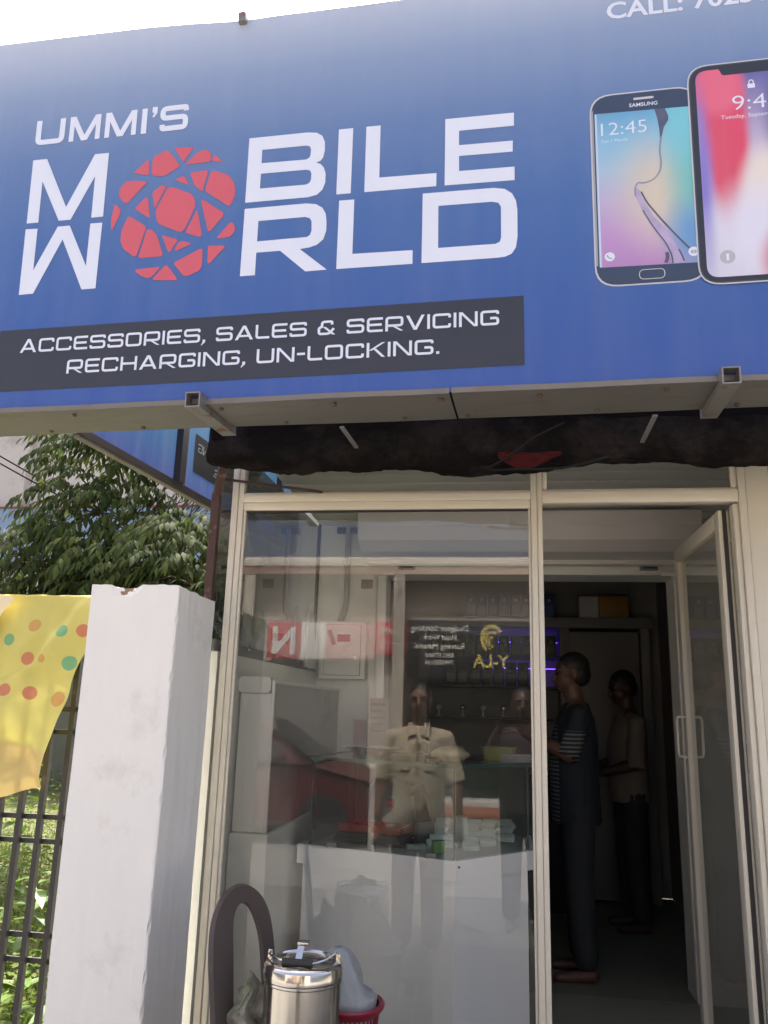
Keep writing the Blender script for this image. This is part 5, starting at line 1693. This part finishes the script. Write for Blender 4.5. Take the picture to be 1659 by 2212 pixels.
def person(name, label, loc, rz, h, arms, shirt, trouser, skin, hem=.80, sleeve=.62, head_down=0.0, head_turn=0.0, stripes=None, collar=False, sandals=True, group=None):
    """arms: {side: (elbow, wrist, hand_dir)} in a local frame, facing -y, standing height 1.72 scaled to h"""
    R = thing(name, label, 'person', loc, rz, group)
    k = h / 1.72
    body = MB()
    body.loft([(.84, 0, 0, .10, .08), (.88, 0, .01, .150, .105), (.98, 0, 0, .150, .11), (1.08, 0, -.005, .148, .112), (1.22, 0, 0, .165, .112), (1.34, 0, .005, .148, .095), (1.41, 0, .012, .12, .075), (1.45, 0, .015, .07, .055)], 24)
    for s_ in (-1, 1):
        body.cap((0, .012, 1.405), (s_ * .165, .01, 1.365), .055, .052)
    body.cap((0, .015, 1.42), (0, -.005, 1.53), .056, .052)
    Hm = Matrix.Translation((0, .0, 1.52)) @ Matrix.Rotation(head_turn, 4, 'Z') @ Matrix.Rotation(head_down, 4, 'X') @ Matrix.Translation((0, 0, -1.52))
    hd = MB()
    hd.ell((0, .008, 1.628), (.074, .094, .092), 24, 16)
    hd.ell((0, -.028, 1.572), (.058, .066, .070), 20, 14)
    hd.ell((0, -.062, 1.535), (.03, .03, .024), 14, 10)
    hd.cap((0, -.088, 1.612), (0, -.108, 1.582), .010, .015)
    hd.cap((-.024, -.084, 1.548), (.024, -.084, 1.548), .010, .010)
    hd.cap((-.05, -.072, 1.632), (.05, -.072, 1.632), .013, .013)
    for s_ in (-1, 1):
        hd.ell((s_ * .077, .012, 1.60), (.012, .022, .032), 12, 8)
    hd.xf(Hm)
    body.add(hd.v, hd.f)
    for s_, sd in ((1, 'L'), (-1, 'R')):
        hip, kn, an = (s_ * .085, 0, .90), (s_ * .095, -.01, .48), (s_ * .10, .02, .085)
        body.cap(hip, kn, .085, .056)
        body.cap(kn, (s_ * .098, .02, .32), .055, .055)
        body.cap((s_ * .098, .02, .32), an, .055, .036)
        body.cap((s_ * .10, .05, .035), (s_ * .115, -.13, .026), .034, .026)
        el, wr, hdir = arms[sd]
        sh = Vector((s_ * .180, .01, 1.362))
        el, wr = Vector(el), Vector(wr)
        body.cap(sh, el, .052, .040)
        body.cap(el, el.lerp(wr, .35), .040, .042)
        body.cap(el.lerp(wr, .35), wr, .042, .027)
        hdv = Vector(hdir).normalized()
        sidev = hdv.cross(Vector((0, 0, 1)))
        if sidev.length < .2:
            sidev = hdv.cross(Vector((0, 1, 0)))
        sidev.normalize()
        nrm = sidev.cross(hdv)
        palm = wr + hdv * .055
        for q in (-.024, -.008, .008, .024):
            body.cap(wr + hdv * .01 + sidev * q * .6, palm + sidev * q + hdv * .03, .014, .012, 8)
        for fi, (q, ln) in enumerate(((-.028, .062), (-.009, .075), (.010, .070), (.028, .055))):
            a0 = palm + hdv * .035 + sidev * q
            a1 = a0 + hdv * ln * .55 - nrm * ln * .18
            a2 = a1 + hdv * ln * .38 - nrm * ln * .40
            body.cap(a0, a1, .0095, .0085, 8)
            body.cap(a1, a2, .0085, .007, 8)
        tsd = sidev * (-1 if s_ > 0 else 1)
        t0 = wr + hdv * .03 + tsd * .022
        t1 = t0 + tsd * .030 + hdv * .022
        body.cap(t0, t1, .012, .010, 8)
        body.cap(t1, t1 + hdv * .03 + tsd * .006 - nrm * .01, .010, .008, 8)
    body.xf(Matrix.Scale(k, 4))
    ob = remeshed(body, 'body', skin, R, .0085, 2)
    # shirt
    st = MB()
    st.loft([(hem, 0, 0, .172, .130), (hem + .02, 0, 0, .180, .138), (.98, 0, -.005, .178, .138), (1.10, 0, -.008, .174, .138), (1.22, 0, -.003, .186, .134), (1.34, 0, .005, .165, .112), (1.41, 0, .012, .100, .082), (1.445, 0, .015, .072, .066)], 28)
    for s_ in (-1, 1):
        st.cap((0, .012, 1.395), (s_ * .17, .01, 1.362), .058, .062)
    for s_, sd in ((1, 'L'), (-1, 'R')):
        el = Vector(arms[sd][0])
        sh = Vector((s_ * .180, .01, 1.362))
        e = sh.lerp(el, sleeve)
        st.cap(sh, e, .060, .056)
        st.tube([sh, e, e + (el - sh).normalized() * .06], [.058, .062, .064], 14)
    st.xf(Matrix.Scale(k, 4))
    if stripes:
        mm = stripes
    else:
        mm = shirt
    so = remeshed(st, 'shirt', mm, R, .011, 3)
    if collar:
        cb = MB()
        for s_ in (-1, 1):
            cb.add([(s_ * .012, -.098, 1.395), (s_ * .075, -.100, 1.375), (s_ * .070, -.035, 1.462), (s_ * .045, -.062, 1.462)], [(0, 1, 2, 3)])
            cb.add([(s_ * .012, -.102, 1.393), (s_ * .075, -.106, 1.371), (s_ * .074, -.039, 1.464), (s_ * .045, -.068, 1.466)], [(3, 2, 1, 0)])
        cb.xf(Matrix.Scale(k, 4)).build('collar', shirt, so)
        for s_ in (-1, 1):
            pk = MB()
            rough_grid(pk, lambda a, b: (s_ * (.045 + .085 * a), -.1405 - .004 * (1 - a) + .02 * a * a, 1.16 + .10 * b), 6, 6)
            pk.xf(Matrix.Scale(k, 4)).build('pocket', shirt, so)
        pl = MB()
        rough_grid(pl, lambda a, b: ((a - .5) * .026, -.1445 + .03 * max(0, b - .72), hem + .01 + (1.37 - hem) * b), 2, 14)
        pl.xf(Matrix.Scale(k, 4)).build('placket', mat('shirt_seam', (.44, .38, .27), .8), so)
    tr = MB()
    tr.loft([(.82, 0, 0, .12, .09), (.86, 0, .008, .160, .118), (.95, 0, .004, .160, .120), (1.0, 0, 0, .155, .115)], 24)
    for s_ in (-1, 1):
        tr.cap((s_ * .085, 0, .88), (s_ * .095, -.005, .48), .098, .078)
        tr.cap((s_ * .095, -.005, .48), (s_ * .10, .02, .12), .078, .068)
    tr.xf(Matrix.Scale(k, 4))
    remeshed(tr, 'trousers', trouser, R, .012, 3)
    hr = MB()
    hr.ell((0, .022, 1.648), (.080, .094, .086), 24, 16)
    hr.ell((0, .045, 1.60), (.074, .070, .075), 20, 12)
    hr.xf(Matrix.Scale(k, 4) @ Hm)
    remeshed(hr, 'hair', m_hair, R, .007, 1)
    for s_ in (-1, 1):
        MB().ell((s_ * .031, -.0835, 1.612), (.013, .006, .006), 10, 6).xf(Matrix.Scale(k, 4) @ Hm).build('eye', m_eye, R, True)
        MB().cap((s_ * .016, -.0905, 1.636), (s_ * .05, -.080, 1.638), .0045, .003, 6).xf(Matrix.Scale(k, 4) @ Hm).build('eyebrow', m_hair, R, True)
    return R


def stripe_mat(name, base, line, axis_scale, rng):
    m = mat(name, base, .8, var=.1)
    t = m.node_tree
    b = t.nodes['Principled BSDF']
    src = b.inputs['Base Color'].links[0].from_socket
    tc = nd(t, 'ShaderNodeTexCoord')
    sp = nd(t, 'ShaderNodeSeparateXYZ')
    t.links.new(tc.outputs['Object'], sp.inputs[0])
    wv = nd(t, 'ShaderNodeTexWave', wave_type='BANDS', bands_direction='Z')
    wv.inputs['Scale'].default_value = axis_scale
    wv.inputs['Distortion'].default_value = .4
    t.links.new(tc.outputs['Object'], wv.inputs['Vector'])
    gt = nd(t, 'ShaderNodeMath', operation='GREATER_THAN')
    gt.inputs[1].default_value = .6
    t.links.new(wv.outputs[0], gt.inputs[0])
    # only on the sleeves and the front panel of the shirt
    ab = nd(t, 'ShaderNodeMath', operation='ABSOLUTE')
    t.links.new(sp.outputs[0], ab.inputs[0])
    g1 = nd(t, 'ShaderNodeMath', operation='GREATER_THAN')
    g1.inputs[1].default_value = .205
    t.links.new(ab.outputs[0], g1.inputs[0])
    g3 = nd(t, 'ShaderNodeMath', operation='LESS_THAN')
    g3.inputs[1].default_value = 1.31
    t.links.new(sp.outputs[2], g3.inputs[0])
    m1 = nd(t, 'ShaderNodeMath', operation='MULTIPLY')
    t.links.new(g1.outputs[0], m1.inputs[0])
    t.links.new(g3.outputs[0], m1.inputs[1])
    g2 = nd(t, 'ShaderNodeMath', operation='LESS_THAN')
    g2.inputs[1].default_value = -.105
    t.links.new(sp.outputs[1], g2.inputs[0])
    mx0 = nd(t, 'ShaderNodeMath', operation='MAXIMUM')
    t.links.new(m1.outputs[0], mx0.inputs[0])
    t.links.new(g2.outputs[0], mx0.inputs[1])
    mu = nd(t, 'ShaderNodeMath', operation='MULTIPLY')
    t.links.new(gt.outputs[0], mu.inputs[0])
    t.links.new(mx0.outputs[0], mu.inputs[1])
    mx = nd(t, 'ShaderNodeMix', data_type='RGBA')
    mx.inputs[7].default_value = line + (1,)
    t.links.new(mu.outputs[0], mx.inputs[0])
    t.links.new(src, mx.inputs[6])
    t.links.new(mx.outputs[2], b.inputs['Base Color'])
    return m


m_navy = stripe_mat('navy_striped_knit', (0.014, 0.020, 0.028), (.15, .16, .16), 14, 0)
m_trou = mat('dark_trousers', (0.022, 0.026, 0.032), .8, var=.2)
m_cream = mat('cream_shirt', (0.20, 0.17, 0.135), .8, var=.1, bump=.25, bscale=14)
m_khaki = mat('khaki_shirt', (0.52, 0.45, 0.33), .8, var=.1, bump=.5, bscale=11)
m_dark = mat('dark_maroon_shirt', (.022, .014, .015), .8, var=.15)
hang = {'L': ((.235, .02, 1.10), (.25, -.05, .86), (0.05, -.1, -1)), 'R': ((-.235, .02, 1.10), (-.25, -.05, .86), (-0.05, -.1, -1))}
person('person', 'person in a dark navy shirt with striped sleeves standing at the counter in the doorway', (.40, 5.02, .002), radians(-88), 1.75,
       {'L': ((.245, -.06, 1.16), (.12, -.28, 1.26), (-.4, -1, .25)), 'R': ((-.245, -.06, 1.16), (-.10, -.28, 1.26), (.4, -1, .25))},
       m_navy, m_trou, m_skin, hem=.78, sleeve=.8, stripes=m_navy, head_down=.12)
person('person', 'person in a pale cream shirt standing further inside the shop', (.86, 6.15, .002), radians(-80), 1.71,
       {'L': ((.225, -.02, 1.09), (.15, -.24, 1.02), (-.6, -1, .1)), 'R': ((-.225, -.02, 1.09), (-.15, -.24, 1.02), (.6, -1, .1))},
       m_cream, m_trou, m_skind, hem=.82, sleeve=.9, head_down=.32)
person('person', 'person in a khaki short-sleeved shirt facing the shop, mirrored in the glass', (-.57, .40, -.12), pi, 1.69,
       {'L': ((.25, .02, 1.10), (.27, -.04, .86), (0, -.15, -1)), 'R': ((-.25, .02, 1.10), (-.27, -.04, .86), (0, -.15, -1))},
       m_khaki, mat('grey_trousers', (.07, .065, .06), .8), mat('skin_deep', (.19, .10, .065), .55), hem=.76, sleeve=.85, collar=True)
person('person', 'person in dark clothes holding up a phone to photograph the shop', (.13, -.45, -.12), pi, 1.70,
       {'L': ((.25, -.14, 1.22), (.175, -.345, 1.43), (-.35, -.35, 1)), 'R': ((-.20, -.16, 1.22), (.02, -.345, 1.43), (.35, -.35, 1))},
       m_dark, m_trou, m_skind, hem=.80, sleeve=.75)
PHN = bx('camera_phone', mat('phone_black', (.02, .02, .022), .15), None, -.075, .075, -.032, -.024, 1.365, 1.437, .003)
tag(PHN, 'black phone held up in front of the person in dark clothes', 'phone')

# ---------------------------------------------------------------- across the road (seen mirrored in the glass)
OB = thing('opposite_shops', 'row of plain shops across the road with signboards over dark openings', 'building', (0, -8.2, -0.17))
m_opp = mat('opposite_plaster', (.45, .41, .35), .85, var=.12, dirt=(.22, .2, .17), damt=.4)
for x0, x1 in ((-9, -4.4), (-2.35, -1.75), (1.0, 6.0)):
    bx('wall', m_opp, OB, x0, x1, -4, 0, 0, 2.35)
bx('wall', m_opp, OB, -9, 6, -4, 0.001, 2.351, 4.0)
bx('back_wall', m_black, OB, -4.4, 1.0, -4, -3.6, 0, 2.349)
bx('step', mat('grey_step', (.40, .39, .36), .8), OB, -1.74, .98, -.25, .35, .0, .16, .01)
bx('step', mat('brick_red_floor', (.26, .10, .06), .8), OB, -1.74, .98, .351, 1.2, .0, .08, .01)
bx('shutter', mat('grey_shutter', (.20, .20, .19), .5, metal=.3), OB, -4.39, -2.36, -.08, -.02, .02, 2.34)
bx('eave', mat('eave_plaster', (.62, .58, .52), .8), OB, -9.2, 6.2, -.5, .42, 4.001, 4.16, .01)
bx('eave_face', mat('eave_brown', (.28, .16, .12), .8), OB, -9.2, 6.2, .30, .40, 3.86, 4.0)
for x in (-4.5, -1.8, 1.0):
    bx('column', m_opp, OB, x - .1, x + .1, .22, .39, 0, 3.858)

def board(name, lab, x0, x1, z0, z1, m):
    cx = (x0 + x1) / 2
    T = thing(name, lab, 'sign', (cx, -8.0, 0), pi)
    bx('board', m, T, -(x1 - x0) / 2, (x1 - x0) / 2, 0.0, .05, z0, z1, .004)
    return T
mk = lambda n_, c: mat(n_, c, .5, var=.05)
m_rboard, m_wboard, m_pboard, m_dboard = mk('red_board', (.50, .035, .055)), mk('white_board', (.66, .64, .62)), mk('pink_board', (.60, .30, .30)), mk('dark_board', (.025, .026, .027))
Tn = board('red_letter_board', 'red signboard with one big white letter across the road', -4.165, -3.56, 2.22, 2.86, m_rboard)
font_text('N', 0, 2.32, .44, -.004, bold=.05, width=.42, align='CENTER', m=m_wboard, parent=Tn)
board('white_board', 'blank white signboard beside the red letter board', -3.555, -3.10, 2.22, 2.86, m_wboard)
Tk = board('service_board', 'pale pink signboard listing chitties and photostat services', -3.095, -2.225, 2.24, 2.86, m_pboard)
for i, (tx, wd) in enumerate((('UNITED INDIA INSURANCE', .74), ('KSFE CHITTIES', .72), ('PHOTOSTAT', .58), ('REAL ESTATE', .60), ('SCANNING, PRINT OUT', .70), ('INTERNET PAN CARD', .68))):
    font_text(tx, -.40, 2.735 - i * .088, .055, -.004, bold=.02, width=wd, m=m_wboard, parent=Tk)
Td = board('dreams_board', 'red signboard with a serif shop name and phone numbers', -2.22, -1.66, 2.32, 2.89, m_rboard)
font_text('DREAMS', 0, 2.66, .13, -.004, bold=.02, width=.46, align='CENTER', m=m_wboard, parent=Td)
font_text('MOB: 9061022806', 0, 2.51, .05, -.004, width=.48, align='CENTER', m=m_wboard, parent=Td)
font_text('7907124197', .06, 2.41, .05, -.004, width=.32, align='CENTER', m=m_wboard, parent=Td)
Ty = board('stitching_board', 'long dark signboard of a stitching shop with a yellow swirl emblem', -1.655, 1.4, 1.95, 2.92, m_dboard)
cx = (-1.655 + 1.4) / 2
def lx(X): return -(X - cx)
m_pale = mk('pale_letter', (.85, .85, .80))
m_yel = mk('yellow_emblem', (.60, .52, .13))
for tx, z, hgt, wd in (('Designer Stitching', 2.735, .10, .98), ('Hand Work', 2.585, .095, .58), ('Running Material', 2.435, .095, .86), ('8891277606', 2.285, .075, .50), ('7994152114', 2.165, .075, .48)):
    font_text(tx, lx(-1.11), z, hgt, -.004, bold=.012, width=wd, align='CENTER', m=m_pale, parent=Ty)
font_text('Y-LA', lx(-.23), 2.14, .20, -.004, bold=.04, width=.62, align='CENTER', m=m_yel, parent=Ty)
for i, (r, a0, a1, wd) in enumerate(((.21, -60, 150, .07), (.14, -80, 130, .055), (.08, -110, 110, .05))):
    pts = [(lx(-.23) - .02 + r * cos(radians(a0 + (a1 - a0) * j / 14)) * .8, 2.62 - .03 * i + r * sin(radians(a0 + (a1 - a0) * j / 14))) for j in range(15)]
    mb = MB()
    qs = stroke2d(pts, wd)
    for j, q in enumerate(qs):
        art([[tuple(p) for p in q]], -.004, mb)
    mb.build('emblem_swirl', m_yel, Ty)

# red hatchback parked on the road
CA = thing('parked_car', 'red hatchback car parked on the road, mirrored in the glass', 'car', (-3.2, -4.4, -0.155))
m_car = mat('red_car_paint', (.075, .008, .012), .5, coat=.15, var=.03)
def carshell(pts_):
    mb = MB()
    ys = [(-.78, .0), (-.80, .0), (-.70, .0)]
    n_ = len(pts_)
    secs = []
    for y, inset_ in ((-.74, .03), (-.79, 0), (.79, 0), (.74, .03)):
        secs.append([(x * (1 - inset_ * .15), y * (1.0 if z < .85 else 1 - (z - .85) * .32), z - inset_ * .3) for x, z in pts_])
    vs = [p for s_ in secs for p in s_]
    fs = []
    for s_ in range(3):
        for i in range(n_):
            j = (i + 1) % n_
            fs.append((s_ * n_ + i, s_ * n_ + j, (s_ + 1) * n_ + j, (s_ + 1) * n_ + i))
    fs += [tuple(range(n_))[::-1], tuple(range(3 * n_, 4 * n_))]
    mb.add(vs, fs)
    return mb
low = fillet([(-1.78, .28), (1.76, .26), (1.80, .52), (1.70, .72), (.92, .90), (-1.60, .92), (-1.80, .78)], .10)
carshell(low).build('body', m_car, CA, True)
cab = fillet([(-1.62, .90), (.98, .885), (.20, 1.40), (-.35, 1.47), (-1.15, 1.44)], .08)
carshell(cab).build('cabin', m_car, CA, True)
m_cgl = mat('car_glass', (.02, .025, .028), .05, spec=.8)
for sy in (-1, 1):
    mb = MB()
    def wq(pp): return [(x, sy * (.795 * (1 - max(0, z - .85) * .32) + .004), z) for x, z in pp]
    for nm_, pp in (('side_window', [(.02, .96), (.70, .95), (.20, 1.33), (.02, 1.36)]), ('side_window', [(-.95, .97), (-.05, .96), (-.05, 1.365), (-.90, 1.36)])):
        MB().add(wq(pp), [(0, 1, 2, 3)]).build(nm_, m_cgl, CA)
    for x in (-1.15, 1.12):
        wh = MB().tube([(x, sy * .66, .29), (x, sy * .80, .29)], .29, 28).build('wheel', m_rub, CA, True)
        MB().tube([(x, sy * .801, .29), (x, sy * .806, .29)], .18, 20).build('rim', m_dkst, wh, True)
    MB().ell((1.70, sy * .58, .63), (.07, .15, .07), 14, 8).build('headlight', m_steel, CA, True)
    MB().ell((.62, sy * .86, .98), (.06, .10, .06), 12, 8).build('mirror', m_car, CA, True)
MB().add([(.95, -.66, .915), (.95, .66, .915), (.26, .60, 1.375), (.26, -.60, 1.375)], [(0, 1, 2, 3)]).xf(Matrix.Translation((.022, 0, .012))).build('windscreen', m_cgl, CA)
